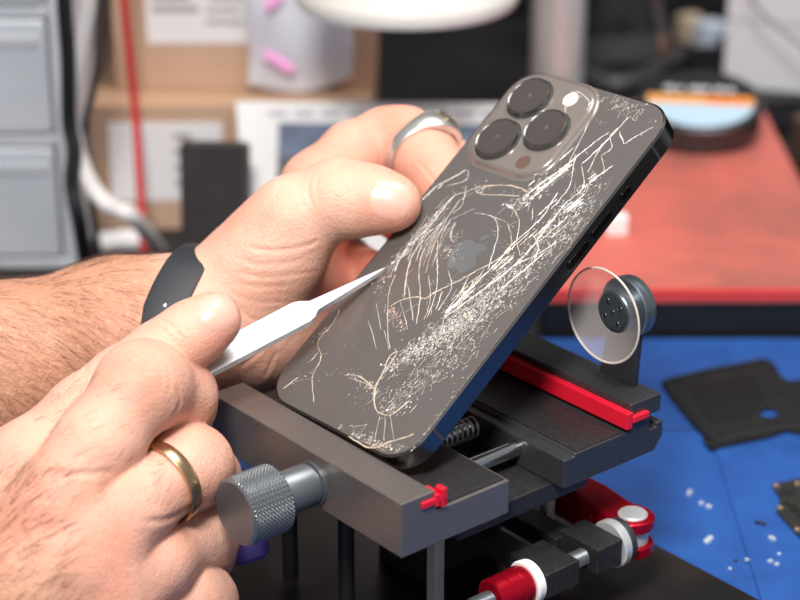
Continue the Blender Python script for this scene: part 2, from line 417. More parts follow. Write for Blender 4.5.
bm = nb(); prism(bm, smooth_poly(app, 4), lambda u, v, h: Q(u, v-.5, h), -.02, .05)
leaf = [(.1, 5.9), (.3, 7.4), (1.3, 8.6), (2.8, 9.2), (2.7, 7.8), (1.7, 6.5)]
prism(bm, smooth_poly(leaf, 4), lambda u, v, h: Q(u, v-.5, h), -.02, .05)
obj('emblem', bm, m_logo, phone)
# camera bump
m_bump = mat('bump_glass', srgb(126, 117, 111), .2, .25, Coat_Weight=.7, Coat_Roughness=.06)
bcx, bcy, bw = -13.6, 51.6, 38.0
bm = nb(); rings = []
for ins, h in [(-1.6, 0.0), (-1.1, .12), (-.6, .45), (-.25, 1.0), (.2, 1.45), (.8, 1.7), (1.6, 1.75)]:
    rings.append([bm.verts.new(Q(x, y, h)) for x, y in rrect(bw-2*ins, bw*1.04-2*ins, 10.5-ins, 10, bcx, bcy)])
for A, B in zip(rings, rings[1:]):
    for i in range(len(A)): bm.faces.new((A[i], A[(i+1) % len(A)], B[(i+1) % len(A)], B[i]))
bm.faces.new(rings[-1])
bump = obj('camera_bump', bm, m_bump, phone, smooth=80)
m_ring = mat('lens_ring', srgb(124, 122, 119), .22, .9)
m_lens = mat('lens_glass', srgb(66, 57, 55), .1, 0, Coat_Weight=1.0, Coat_Roughness=.03)
for x, y in ((-21.3, 60.4), (-21.0, 41.8), (-4.9, 50.6)):
    bm = nb(); lathe(bm, Q(x, y, 1.6), (0, 0, 1), [(0, 8.9), (.35, 8.7), (.5, 8.2), (1.5, 8.1), (1.9, 7.9), (2.0, 7.6), (1.75, 7.2)], 56, cap=False)
    lens = obj('camera_lens', bm, m_ring, phone)
    bm = nb(); lathe(bm, Q(x, y, 1.6), (0, 0, 1), [(0, 7.5), (1.72, 7.4), (1.8, 6.6), (1.85, 4.5), (1.87, 2.4), (1.88, .05)], 56); obj('lens_cover', bm, m_lens, lens, smooth=50)
    bm = nb(); lathe(bm, Q(x, y, 3.44), (0, 0, 1), [(0, 1.2), (.12, 1.0), (.2, .5), (.22, .03)], 24); obj('lens_eye', bm, mat('lens_eye', srgb(96, 86, 84), .08, .4, Coat_Weight=1.0), lens)
bm = nb(); lathe(bm, Q(-5.3, 64.6, 1.7), (0, 0, 1), [(0, 2.9), (.25, 2.8), (.4, 2.2), (.45, .05)], 32); obj('flash', bm, mat('flash_lens', srgb(238, 228, 205), .25, bump=(900, .5, .2)), phone)
bm = nb(); lathe(bm, Q(-4.4, 36.8, 1.7), (0, 0, 1), [(0, 2.9), (.1, 2.8), (.1, .05)], 32); obj('depth_sensor', bm, mat('sensor_brown', srgb(96, 76, 66), .3), phone)
# side buttons on the edge towards the camera
m_btn = mat('button_steel', srgb(70, 66, 64), .22, 1.0)
def pill(L_, w): return rrect(L_, w, w/2-.01, 8)
for nm, y, L_ in (('mute_switch', 41, 5.2), ('volume_button', 27.6, 10.6), ('volume_button', 15.0, 10.6)):
    bm = nb(); prism(bm, pill(L_+1.4, 3.9), lambda u, v, h: Q(Wp/2-.05+h, y+u, -3.9+v), 0, .12)
    slot = obj(nm, bm, mat('slot_black', srgb(14, 13, 13), .4), phone)
    bm = nb(); prism(bm, pill(L_, 2.7), lambda u, v, h: Q(Wp/2-.05+h, y+u, -3.9+v), .05, .62); obj('button_cap', bm, m_btn, slot, bevel=.15)
m_ant = mat('antenna_line', srgb(58, 56, 55), .5)
for y in (58.2, -58.2):
    bm = nb(); box(bm, Wp/2-.2, Wp/2+.03, y+73.35-.45, y+73.35+.45, -Tp+.5+4, -.6+4); obj('antenna_line', bm, m_ant, phone)

from mathutils.geometry import delaunay_2d_cdt
# ---- cracks, traced, plus crushed splinters
cr = []   # (points in photo pixels, width mm, tone)
def crk(s, w=.3, tone=0): cr.append(([tuple(map(float, q.split(','))) for q in s.split()], w, tone))
crk('653.7,127 640,134 624,144', .38); crk('628.4,117 617,130 600,147 581,164.5', .42); crk('609,132 590.8,145 570,162 555.8,173', .38)
crk('611.8,135 597.8,152 588,173'); crk('593.4,105 592,114 587.3,126 576.8,147 566,168', .3); crk('575,147 550.5,168 541.8,175 528,186', .42)
crk('601,156 603,164.5 603,172 587,185', .28, 1); crk('601,156 611.8,147 610,136.5 618,128', .3); crk('619.6,131 624,145', .42)
crk('580,153.5 564,167.5 543.5,181.5 524,197', .8); crk('572,164 558,176 545,187 530,199', .9); crk('568,166 552,180 536,191', .7); crk('575,157 569.8,185 560,199 550.5,209.5', .32)
crk('557.5,192 543.5,214.8 530,229 513.8,242.8 505,253 494,266 480,279 457.5,301 444,316', .5); crk('568,200.8 555,217 543.5,232 527.8,251.5 513.5,266 492,283 471.5,298 443.5,318', .55)
crk('582,165.8 584,185 576,196'); crk('512,207.8 519,220 517,241 520,256', .32, 1); crk('473.5,213 492.8,216.5 498,232 492.8,253 488,270', .32); crk('494,217 508,225 511,243 507,255', .3, 1)
crk('533,208 532,220', .3); crk('478.8,187 498,185 517,187 527.8,192', .55, 1); crk('475,190 482,194 500,195 520,196', .4, 1); crk('506,204 513,209', .8)
crk('466,170 452,178 440,184 430,192 422.5,199.8', .5); crk('468,170 466,180 447,186', .3); crk('480,186 466,192 454,196 440,213 427.8,228 412,243.5 402,258', .42)
crk('473,193 457,203 440,231 431,240', .38, 2); crk('475,208 463,214 450,221 440,240', .36, 2); crk('458,204 444,222 428,243 424,254', .32, 2); crk('449,202 436,214 425,230', .34, 1)
crk('410,242 400,258 394.5,272', .4); crk('422.5,240 412,256 406.7,275 404,300', .34, 1); crk('428,242 421,257 419,275 420,297 416,325', .32, 1); crk('438,240 437,258 437.5,275 435.8,292 427,318', .34, 1)
crk('455.7,222.5 450,236 454,243', .3); crk('466,186 462,205 452,214', .28, 1)
crk('390,307 400,300.5 416.5,297 426,298 435.8,291.5 448,286 462,279 476,271 489,264.5 505,254 517,243.5 530,232', .48, 1)
crk('395.5,274 388.5,295 387.6,330 390,349', .3, 1); crk('411,262 406,278 409.5,295 413,321', .3, 1); crk('428.8,276 430,300 424,320', .26, 1); crk('448,270 451.5,288 437.5,311', .3); crk('469,276 458.5,295 444.5,313', .34); crk('484,269 470,290 452,309', .34); crk('442,292 436,310', .3); crk('477,278 462,297 446,314', .3)
crk('557,242 534,256 513.5,265', .5); crk('545,252 524,270 500,290', .6); crk('533,232 538,252 520,262', .3)
crk('349,262 331.8,324.5 317.8,340 321,358 312.5,377 314,403', .28, 1) if 0 else crk('340,309 331.8,324.5 317.8,342 321,358 312.5,377 314,403', .3, 1)
crk('282.8,389 298.5,377', .4); crk('310.8,361 317.8,352.5', .32); crk('398,351 390,356 382.5,373.5 375,388 374,403', .5, 1); crk('374,388 360,377 347,374', .5, 1); crk('375,390 362,382 348,378', .3, 1)
crk('398,352 380,378 375,390 375,408 382,414 392,414 410,400', .45, 1)
crk('348,436 370,448 390,442 414,434', .6, 1); crk('400,300 408,330', .24); crk('376,303 381,330', .2); crk('368,320 377,350', .2); crk('384,330 389,350', .2)
crk('380,416 374,442', .2, 1); crk('385,416 384,442', .2, 1); crk('390,415 394,440', .2, 1)
crk('573,96 582,96 591,105 589,114', .4); crk('570,108 567,116 571,124', .34, 1)
for i in range(14):                       # fine parallel streaks between the hub and the corner of the bump
    x = 405+i*2.2+rng.normal(0, .6); crk(f'{x+22},{222+rng.normal(0,4)} {x+8},{238+rng.normal(0,3)} {x-2},{262+rng.normal(0,8)}', .14+.1*rng.random(), int(rng.integers(0, 3)))
for i in range(26):                       # right-hand band of long slivers
    t = rng.random(); x = 560-110*t+rng.normal(0, 5); y = 216+92*t+rng.normal(0, 6); L_ = 8+14*rng.random()
    crk(f'{x+L_*.5},{y-L_*.42} {x+rng.normal(0,1)},{y} {x-L_*.5},{y+L_*.45}', .2+.35*rng.random(), int(rng.integers(0, 2)))
for i in range(14):
    t = rng.random(); x = 604-40*t+rng.normal(0, 3); y = 166+50*t+rng.normal(0, 4); L_ = 7+10*rng.random()
    crk(f'{x+L_*.5},{y-L_*.42} {x-L_*.5},{y+L_*.4}', .25+.4*rng.random())
CV, CF, CM = [], [], []
def ribbon(pts2, w, tone):
    pts2 = [np.array(p) for p in pts2]; n = len(pts2)
    if n < 2: return
    i0 = len(CV)
    for i, p in enumerate(pts2):
        d = pts2[min(i+1, n-1)]-pts2[max(i-1, 0)]; d = d/max(np.linalg.norm(d), 1e-6); s = np.array([-d[1], d[0]])
        ww = w*.5*(.55+.75*rng.random())*(.35 if i in (0, n-1) else 1)
        hb = 1.78 if (abs(p[0]-bcx) < bw/2-1 and abs(p[1]-bcy) < bw/2) else 0.0
        for k, h in ((-1, .01), (0, .06+.12*rng.random()), (1, .01)): q = p+s*ww*k; CV.append(tuple(Q(q[0], q[1], h+hb)))
    for i in range(n-1):
        a = i0+3*i
        CF.append((a, a+3, a+4, a+1)); CF.append((a+1, a+4, a+5, a+2)); CM.extend([tone, tone])
for pts, w, tone in cr:
    loc = [to_phone(*p) for p in pts]
    s = spline([(x, y, 0) for x, y in loc], 6)
    s2 = [(w_.x+rng.normal(0, .09), w_.y+rng.normal(0, .09)) for w_ in s]
    ribbon(s2, w, tone)
    if len(s2) > 9 and w < .7:            # a few side twigs
        for _ in range(2):
            i = int(rng.integers(2, len(s2)-2)); t = rng.random()*2*PI; L_ = .8+2.5*rng.random(); p = np.array(s2[i]); d = np.array([math.cos(t), math.sin(t)])
            ribbon([p, p+d*L_*.5+rng.normal(0, .15, 2), p+d*L_], w*.6, tone)
def splinter(p, size, tone, el=1.0, ang=0.0):
    size *= .56
    i0 = len(CV); k = int(rng.integers(3, 6)); a0 = rng.random()*6.28
    hb = 1.78 if (abs(p[0]-bcx) < bw/2-1 and abs(p[1]-bcy) < bw/2) else 0.0
    for j in range(k):
        t = a0+6.283*j/k; r = size*(.5+.7*rng.random()); q = np.array([math.cos(t)*r*el, math.sin(t)*r/el])
        q = np.array([q[0]*math.cos(ang)-q[1]*math.sin(ang), q[0]*math.sin(ang)+q[1]*math.cos(ang)])+p
        CV.append(tuple(Q(q[0], q[1], .01+hb)))
    CV.append(tuple(Q(p[0]+rng.normal(0, size*.3), p[1]+rng.normal(0, size*.3), .05+hb+size*(.15+.5*rng.random()))))
    for j in range(k): CF.append((i0+j, i0+(j+1) % k, i0+k)); CM.append(tone)
def cloud(cx, cy, rx, ry, deg, n, size, tone=None, el=1.3):
    """crushed glass scattered over an ellipse of the back, given in photo pixels"""
    a = math.radians(deg); n = int(n*1.7); net = []
    for _ in range(n):
        u, v = rng.normal(0, .5, 2)
        x = cx+u*rx*math.cos(a)-v*ry*math.sin(a); y = cy+u*rx*math.sin(a)+v*ry*math.cos(a)
        p = to_phone(x, y)
        if abs(p[0]) > Wp/2-1 or abs(p[1]) > Hp/2-1 or (abs(p[0]) > Wp/2-5 and abs(p[1]) > Hp/2-5): continue
        tn = tone if tone is not None else int(rng.choice([0, 0, 0, 1, 2]))
        splinter(p, size*(.3+1.2*rng.random()**2), tn, el*1.25, 1.2+rng.normal(0, .35))
        net.append(Vector((p[0]*1.7, p[1]*.8)))
    if len(net) > 50:                     # network of hairline fractures through the crushed area
        r_ = delaunay_2d_cdt(net, [], [], 0, .05); pv = [np.array((w_[0]/1.7, w_[1]/.8)) for w_ in r_[0]]
        for a_, b_ in r_[1]:
            L_ = np.linalg.norm(pv[a_]-pv[b_])
            if L_ < 6 and rng.random() < (.13 if L_ < 3 else .09):
                m_ = (pv[a_]+pv[b_])/2+rng.normal(0, L_*.07, 2); ribbon([pv[a_], m_, pv[b_]], .09+.16*rng.random()**2, int(rng.choice([0, 0, 0, 1, 2])))
cloud(620, 106, 22, 9, 20, 90, .42); cloud(600, 122, 6, 3, 0, 10, .4); cloud(653, 122, 6, 6, 0, 14, .35)
cloud(566, 170, 8, 8, -40, 30, .5); cloud(540, 188, 34, 7, -40, 90, .55, 0, 1.7); cloud(522, 200, 10, 6, 0, 30, .5)
cloud(480, 188, 8, 6, 0, 22, .5, 1); cloud(510, 204, 10, 5, 0, 20, .5)
cloud(585, 188, 10, 5, -30, 30, .6); cloud(583, 205, 34, 14, -52, 170, .42); cloud(562, 232, 30, 14, -52, 170, .4); cloud(548, 225, 40, 9, -45, 90, .5, 0, 1.7)
cloud(420, 236, 9, 14, 30, 60, .5, 1); cloud(398, 258, 22, 5, -50, 70, .5); cloud(436, 215, 26, 6, -48, 60, .4)
cloud(458, 250, 12, 16, 0, 60, .45, 2); cloud(448, 252, 10, 8, 0, 30, .5)
cloud(512, 282, 62, 16, -47, 420, .46); cloud(482, 302, 50, 15, -42, 420, .5); cloud(455, 325, 42, 14, -38, 430, .55); cloud(425, 345, 40, 11, -35, 330, .5); cloud(400, 362, 20, 7, -40, 110, .42)
cloud(430, 372, 40, 14, -45, 160, .4); cloud(460, 350, 40, 18, -50, 150, .42); cloud(400, 398, 26, 12, -35, 130, .4); cloud(390, 410, 12, 8, 0, 60, .42)
cloud(447, 410, 46, 4, -52, 150, .55, 1); cloud(478, 372, 40, 4, -52, 80, .45, 1); cloud(425, 440, 20, 4, -50, 50, .5, 1)
cloud(360, 438, 20, 9, 24, 90, .5); cloud(385, 446, 26, 4, 10, 60, .55, 1); cloud(374, 388, 12, 8, 20, 40, .45, 1); cloud(350, 376, 14, 6, 20, 24, .4); cloud(360, 400, 14, 14, 0, 22, .4)
cloud(394, 315, 7, 12, -40, 40, .6, 3); cloud(400, 328, 6, 8, 0, 20, .5, 1); cloud(378, 290, 8, 5, -40, 16, .4, 1); cloud(385, 278, 10, 5, -35, 26, .5, 3)
cloud(320, 335, 10, 4, -40, 24, .5); cloud(300, 380, 18, 5, -30, 16, .5); cloud(330, 374, 12, 3, 0, 6, .4); cloud(305, 370, 20, 30, 0, 16, .3); cloud(340, 350, 30, 30, 0, 14, .2)
cloud(520, 215, 60, 40, -50, 60, .3); cloud(450, 300, 40, 30, -50, 50, .3)
def glass_crack(name, c, em=None):
    return mat(name, c, .35, .0, Specular_IOR_Level=.8, Coat_Weight=.4)
mesh_raw('crack_lines', CV, CF, [glass_crack('crack_white', srgb(194, 189, 184)), glass_crack('crack_cream', srgb(184, 168, 148)), glass_crack('crack_grey', srgb(138, 138, 138)), glass_crack('crack_brown', srgb(176, 138, 118))], phone, smooth=False, matidx=CM)

# ================================================================== the flat steel prying tool
T0 = at(150, 391.5, 633); T1 = at(385, 268, 679.0)
ax = T1-T0; Lt = np.linalg.norm(ax); ax = ax/Lt
nt = -FW + .75*np.array([0, 0, 1.0]) - .35*RT; nt = nt - ax*(nt @ ax); nt /= np.linalg.norm(nt); wt = np.cross(nt, ax)
def T(u, v, h): return Vector(T0 + ax*u + wt*v + nt*h)
f_ = Lt
outl = [(0, -4.8), (f_-35, -5.0), (f_-32.5, -4.3), (f_-30, -2.5), (f_-19, -1.7), (f_-8, -.9), (f_, -.25), (f_, .25), (f_-8, .8), (f_-19, 1.5), (f_-30, 2.3), (f_-32.5, 4.0), (f_-35, 4.9), (0, 4.8)]
bm = nb(); prism(bm, outl, T, -2.2, .3)
tool = obj('prying_tool', bm, M['tool_steel'], None, bevel=.75, seg=3, origin=tuple(T0))
props(tool, 'flat satin steel prying tool with a narrow pointed blade touching the broken phone glass', 'tool')
# ================================================================== the person: both hands and forearms, one surface
def skin_mat():
    m = bpy.data.materials.new('skin'); m.use_nodes = True; N = m.node_tree.nodes; L = m.node_tree.links; P = N['Principled BSDF']
    tc = N.new('ShaderNodeTexCoord')
    def noise(s, d=4):
        t = N.new('ShaderNodeTexNoise'); t.inputs['Scale'].default_value = s; t.inputs['Detail'].default_value = d; L.new(tc.outputs['Object'], t.inputs['Vector']); return t
    def mix(a, b, f):
        x = N.new('ShaderNodeMix'); x.data_type = 'RGBA'
        for sock, v in ((x.inputs[6], a), (x.inputs[7], b)):
            if isinstance(v, tuple): sock.default_value = v
            else: L.new(v, sock)
        L.new(f, x.inputs[0]); return x.outputs[2]
    def ramp(t, lo, hi):
        r = N.new('ShaderNodeMapRange'); r.inputs['From Min'].default_value = lo; r.inputs['From Max'].default_value = hi; L.new(t, r.inputs['Value']); return r.outputs['Result']
    c = mix(srgb(226, 177, 155), srgb(214, 153, 130), ramp(noise(45).outputs['Fac'], .35, .7))
    at_ = N.new('ShaderNodeAttribute'); at_.attribute_name = 'flush'
    c = mix(c, srgb(224, 142, 120), at_.outputs['Fac'])
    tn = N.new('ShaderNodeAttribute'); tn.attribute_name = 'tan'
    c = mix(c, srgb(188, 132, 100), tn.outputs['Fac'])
    c = mix(c, srgb(220, 168, 140), ramp(noise(600, 6).outputs['Fac'], .52, .8))
    L.new(c, P.inputs['Base Color'])
    P.inputs['Roughness'].default_value = .55; P.inputs['Subsurface Weight'].default_value = .13; P.inputs['Subsurface Scale'].default_value = .004
    P.inputs['Subsurface Radius'].default_value = (1, .35, .18)
    P.inputs['Specular IOR Level'].default_value = .34
    v = N.new('ShaderNodeTexVoronoi'); v.inputs['Scale'].default_value = 1100; L.new(tc.outputs['Object'], v.inputs['Vector'])
    n2 = noise(260, 5)
    ad = N.new('ShaderNodeMath'); ad.operation = 'MULTIPLY_ADD'; L.new(n2.outputs['Fac'], ad.inputs[0]); ad.inputs[1].default_value = 2.2; L.new(v.outputs['Distance'], ad.inputs[2])
    b = N.new('ShaderNodeBump'); b.inputs['Strength'].default_value = .5; b.inputs['Distance'].default_value = .0003
    L.new(ad.outputs[0], b.inputs['Height']); L.new(b.outputs['Normal'], P.inputs['Normal'])
    return m
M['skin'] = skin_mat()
def A(px, py, d): return at(px, py, d)
# ---------------- left hand (holds the phone from behind, thumb on its edge)
LH = Sdf()
b = LH.body
wr = A(190, 328, 702)
LH.seg(b, A(-190, 432, 690), 36, A(-10, 380, 697), 30.5); LH.seg(b, A(-10, 380, 697), 30.5, A(120, 337, 702), 25.2, 10)
LH.seg(b, A(120, 337, 702), 25.2, wr, 22.5, 10); LH.seg(b, A(120, 340, 690), 19, A(190, 328, 694), 18, 10)
LH.seg(b, wr, 22.8, A(262, 318, 716), 23, 10)                                   # heel of the palm
LH.seg(b, A(232, 298, 700), 15, A(275, 260, 697), 16.5, 8)                      # thenar
LH.seg(b, A(250, 305, 708), 19, A(312, 290, 734), 14, 10)                        # palm under the fingers
LH.seg(b, A(245, 340, 712), 17, A(272, 352, 722), 15, 10)                        # little finger side
LH.seg(b, A(284, 266, 722), 16, A(320, 190, 730), 12.2, 8)                      # index metacarpal
LH.seg(b, A(284, 270, 735), 15, A(325, 200, 748), 12, 8)
LH.seg(b, A(276, 285, 737), 16, A(310, 240, 758), 12, 10)
def finger(H, pts, kb, kf, k=3.0):
    lst = []
    for (p, r), (q, r2) in zip(pts, pts[1:]): H.seg(lst, p, r, q, r2, k)
    H.groups.append((lst, kb, kf)); return lst
th = finger(LH, [(A(254, 262, 696), 14.5), (A(294, 217, 690), 13.4), (A(338, 197, 688), 12.2), (A(372, 200, 687), 10.9), (A(393, 203, 684), 9.5)], 14, 1.2, 5)
LH.seg(th, A(340, 200, 686), 11.9, A(346, 201, 686), 11.9, 4)
ix = finger(LH, [(A(318, 186, 732), 12), (A(352, 154, 741), 11.2), (A(386, 140, 747), 11.4), (A(405, 140, 744), 11.6), (A(424, 156, 735), 11.6), (A(448, 186, 724), 10.8), (PL(-14, 20, -18), 9)], 9, 1.0, 4)
md = finger(LH, [(A(325, 190, 752), 11.5), (A(358, 156, 764), 10.4), (A(400, 142, 774), 10.4), (PL(-22, 40, -30), 9.4), (PL(-8, 38, -17), 8.4)], 9, 1.0, 4)
finger(LH, [(A(318, 205, 764), 11.5), (A(368, 192, 780), 10.4), (PL(-27, 6, -19), 9.2), (PL(-8, 4, -16.6), 8.2)], 9, 1.0, 4)
finger(LH, [(A(300, 262, 762), 11), (A(346, 262, 778), 9.6), (PL(-27, -14, -22), 8.4), (PL(-12, -16, -16), 7.4)], 9, 1.0, 4)
RO = dict(i=13, m=19, r=27, p=27)
def crease(H, pts, r=.55, k=1.6, sink=.1):
    """fold line in the skin through points seen in the photo"""
    P = []
    for px, py in pts:
        d = FW*F_PX + RT*(px-400) - UP*(py-300)
        h = H.ray(CAM, d, 900, 480/1.0)
        if h is not None: P.append(h)
    for p, q in zip(P, P[1:]):
        if np.linalg.norm(q-p) < 14: H.cuts.append((p, r, q, r, k))
creasesL = [[(318, 236), (312, 245), (302, 253), (285, 258), (268, 258)], [(322, 240), (316, 250), (304, 259), (290, 262)], [(235, 258), (258, 268), (285, 270), (300, 266)],
            [(236, 300), (262, 303), (290, 298)], [(344, 166), (340, 178), (340, 190)], [(348, 166), (345, 176)], [(262, 340), (280, 332), (298, 322)], [(262, 372), (275, 362), (284, 352)], [(276, 372), (284, 360)]]
cl = []

# ---------------- right hand (grips the tool, thumb on top)
RH = Sdf(); b = RH.body
RH.seg(b, A(-150, 720, 618), 31, A(-60, 640, 612), 27, 8); RH.seg(b, A(-60, 640, 612), 27, A(20, 585, 610), 19, 12)
RH.seg(b, A(20, 585, 609), 16, A(62, 500, 610), 13.5, 12); RH.seg(b, A(25, 590, 609), 16, A(85, 548, 608), 13.5, 12)
RH.seg(b, A(30, 600, 609), 16, A(105, 590, 609), 13.5, 12); RH.seg(b, A(30, 620, 611), 16, A(110, 640, 612), 13, 12)
RH.seg(b, A(-50, 600, 630), 24, A(10, 505, 633), 16.5, 14)                       # thumb base
RH.seg(b, A(30, 560, 637), 18, A(110, 520, 647), 15, 12)                         # inside of the fist
th = finger(RH, [(A(-20, 545, 620), 17), (A(28, 468, 624), 13.6), (A(86, 414, 632), 11.6), (A(122, 381, 635), 10.0), (A(160, 354, 638), 9.6), (A(192, 334, 639), 9.7), (A(213, 320, 639), 8.9)], 12, 1.2, 5)
ri = finger(RH, [(A(52, 512, 607), 13.2), (A(97, 446, 613), 12.4), (A(139, 387, 621), 12.4), (A(147, 385, 625), 12.2), (A(178, 396, 641), 11.2), (A(183, 405, 656), 9.6), (A(166, 420, 665), 8.6)], 7, .7, 6)
rm = finger(RH, [(A(74, 560, 604), 13.2), (A(129, 507, 614), 12.3), (A(184, 468, 632), 11.9), (A(192, 466, 637.5), 11.7), (A(205, 478, 655), 10.4), (A(196, 496, 665), 9.0), (A(171, 499, 669), 8.4)], 7, .7, 6)
rr_ = finger(RH, [(A(99, 602, 610), 13), (A(149, 564, 622), 12), (A(191, 538, 645), 11.4), (A(200, 540, 652), 11), (A(203, 551, 666), 9.8), (A(180, 554, 672), 8.6)], 7, .7, 6)
rp = finger(RH, [(A(98, 654, 615), 12.5), (A(148, 622, 625), 11), (A(190, 601, 638), 10.6), (A(201, 602, 643), 10.4), (A(195, 611, 657), 9), (A(170, 612, 667), 8)], 7, .7, 6)
RM = [x[0] for x in rm]
creasesR = [[(134, 345), (150, 338), (160, 332)], [(88, 358), (92, 370), (86, 380)], [(94, 358), (98, 368)], [(168, 402), (176, 394), (186, 378)], [(170, 423), (176, 410), (184, 398)], [(112, 356), (120, 350)],
            [(60, 400), (66, 396), (72, 386)]]

VL, FL = LH.mesh(A(-60, 300, 705)-np.array([10, 75, 95]), A(500, 150, 730)+np.array([8, 75, 45]), .75)
VR, FR = RH.mesh(A(-40, 600, 615)-np.array([5, 45, 35]), A(260, 300, 650)+np.array([5, 70, 30]), .7)
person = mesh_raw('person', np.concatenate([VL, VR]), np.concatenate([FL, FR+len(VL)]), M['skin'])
props(person, 'person with bare hairy forearms, holding the cracked phone and gripping the steel tool', 'person')
person.modifiers.new('soft', 'SMOOTH').iterations = 2
# fold lines and wrinkles pressed into the skin
def wrinkles(H, i0, n, lines):
    me = person.data; N_ = np.empty(len(me.vertices)*3); me.vertices.foreach_get('normal', N_); N_ = N_.reshape(-1, 3)
    X = np.empty(len(me.vertices)*3); me.vertices.foreach_get('co', X); X = X.reshape(-1, 3)/MM
    P_ = X[i0:i0+n]; off = np.zeros(n)
    for pts, dep, wid in lines:
        hp = []
        for w_ in spline([(x, y, 0) for x, y in pts], 5):
            h = H.ray(CAM, FW*F_PX + RT*(w_.x-400) - UP*(w_.y-300), 900, 480)
            if h is not None: hp.append(h)
        if len(hp) < 2: continue
        lo_, hi_ = np.min(hp, 0)-4, np.max(hp, 0)+4
        m = np.argwhere(((P_ > lo_) & (P_ < hi_)).all(1))[:, 0]
        if not len(m): continue
        d = np.full(len(m), 99.0); tt = np.zeros(len(m))
        for k, (a, b_) in enumerate(zip(hp, hp[1:])):
            if np.linalg.norm(b_-a) > 9: continue
            e = -Sdf.cap(P_[m], np.asarray(a), 0, np.asarray(b_), 0); e = -e
            up_ = e < d; d[up_] = e[up_]; tt[up_] = (k+.5)/(len(hp)-1)
        fade = np.clip(np.minimum(tt, 1-tt)*5+.15, 0, 1)
        off[m] += .72*fade*dep*(-np.exp(-(d/wid)**2) + .38*np.exp(-((d-wid*1.9)/(wid*1.3))**2))
    X[i0:i0+n] += N_[i0:i0+n]*off[:, None]
    me.vertices.foreach_set('co', (X*MM).ravel()); me.update()
wrinkles(LH, 0, len(VL), [([(246, 246), (265, 250), (290, 249), (311, 244), (319, 240)], .55, .75), ([(240, 258), (257, 264), (286, 263), (302, 259)], .42, .7), ([(236, 271), (261, 277), (290, 275), (318, 271)], .34, .7),
    ([(234, 283), (261, 287), (294, 285)], .28, .7), ([(232, 294), (257, 302), (286, 302)], .28, .7), ([(236, 306), (252, 319), (270, 322)], .4, .8), ([(313, 173), (308, 190), (314, 208)], .32, .7), ([(318, 172), (316, 190), (320, 204)], .26, .6), ([(345, 168), (341, 182), (344, 194)], .22, .6),
    ([(281, 183), (275, 196), (268, 206)], .3, .7), ([(269, 337), (257, 354), (240, 367)], .5, .9), ([(276, 352), (266, 375)], .4, .8), ([(290, 330), (276, 345)], .3, .8), ([(418, 163), (428, 172), (436, 186)], .3, .7),
    ([(226, 235), (238, 228), (250, 224)], .22, .7), ([(222, 250), (236, 244)], .2, .6)])
wrinkles(RH, len(VL), len(VR), [([(158, 319), (172, 327), (182, 340)], .34, .7), ([(152, 322), (165, 331), (174, 342)], .2, .6), ([(75, 360), (80, 367), (75, 374)], .4, .7), ([(82, 355), (87, 364), (84, 372)], .4, .7), ([(70, 368), (73, 376)], .3, .7),
    ([(177, 386), (180, 403), (172, 417)], .55, .9), ([(167, 362), (171, 382), (168, 394)], .2, .6), ([(160, 366), (163, 384)], .16, .6), ([(42, 470), (81, 474), (112, 471)], .6, 1.0), ([(146, 521), (169, 519), (197, 503)], .6, 1.0), ([(205, 566), (218, 568), (230, 568)], .5, .9),
    ([(120, 352), (132, 348), (142, 350)], .18, .6), ([(118, 360), (134, 355), (148, 358)], .16, .6), ([(208, 436), (218, 444), (224, 456)], .2, .7), ([(214, 432), (226, 444)], .16, .6), ([(20, 520), (26, 540), (20, 556)], .25, .8), ([(34, 512), (40, 530)], .2, .8)])
# warm flush on knuckles and fingertips (pigment); reddened light painted into hollow under thumb
flush_glow = np.zeros(len(VL)+len(VR)); allV = np.concatenate([VL, VR])
for p, r, s in ((A(385, 112, 735), 12, .8), (A(430, 160, 720), 14, .5), (A(405, 222, 680), 12, .5), (A(143, 350, 598), 14, .55), (A(120, 352, 600), 10, .3), (A(222, 440, 605), 12, .5), (A(345, 235, 735), 26, 1.0), (A(370, 240, 735), 20, 1.0), (A(230, 345, 632), 10, .6),
                (A(20, 510, 590), 16, .5), (A(120, 555, 590), 16, .45), (A(330, 300, 725), 22, .5), (A(215, 555, 610), 12, .4)):
    d = np.linalg.norm(allV-p, axis=1); flush_glow = np.maximum(flush_glow, s*np.exp(-(d/r)**2))
at_ = person.data.attributes.new('flush', 'FLOAT', 'POINT'); at_.data.foreach_set('value', flush_glow.astype(np.float32))
arm_brown = np.zeros(len(allV))  # skin colour turns browner towards the left forearm and right wrist
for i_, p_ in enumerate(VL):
    q_ = p_-CAM; arm_brown[i_] = .75*min(1, max(0, (185-(400+F_PX*(q_ @ RT)/(q_ @ FW)))/45))
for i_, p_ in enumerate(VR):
    q_ = p_-CAM; x_ = 400+F_PX*(q_ @ RT)/(q_ @ FW); y_ = 300-F_PX*(q_ @ UP)/(q_ @ FW); arm_brown[len(VL)+i_] = .55*min(1, max(0, (y_-500-(x_-10)*.9)/75))
at_ = person.data.attributes.new('tan', 'FLOAT', 'POINT'); at_.data.foreach_set('value', arm_brown.astype(np.float32))
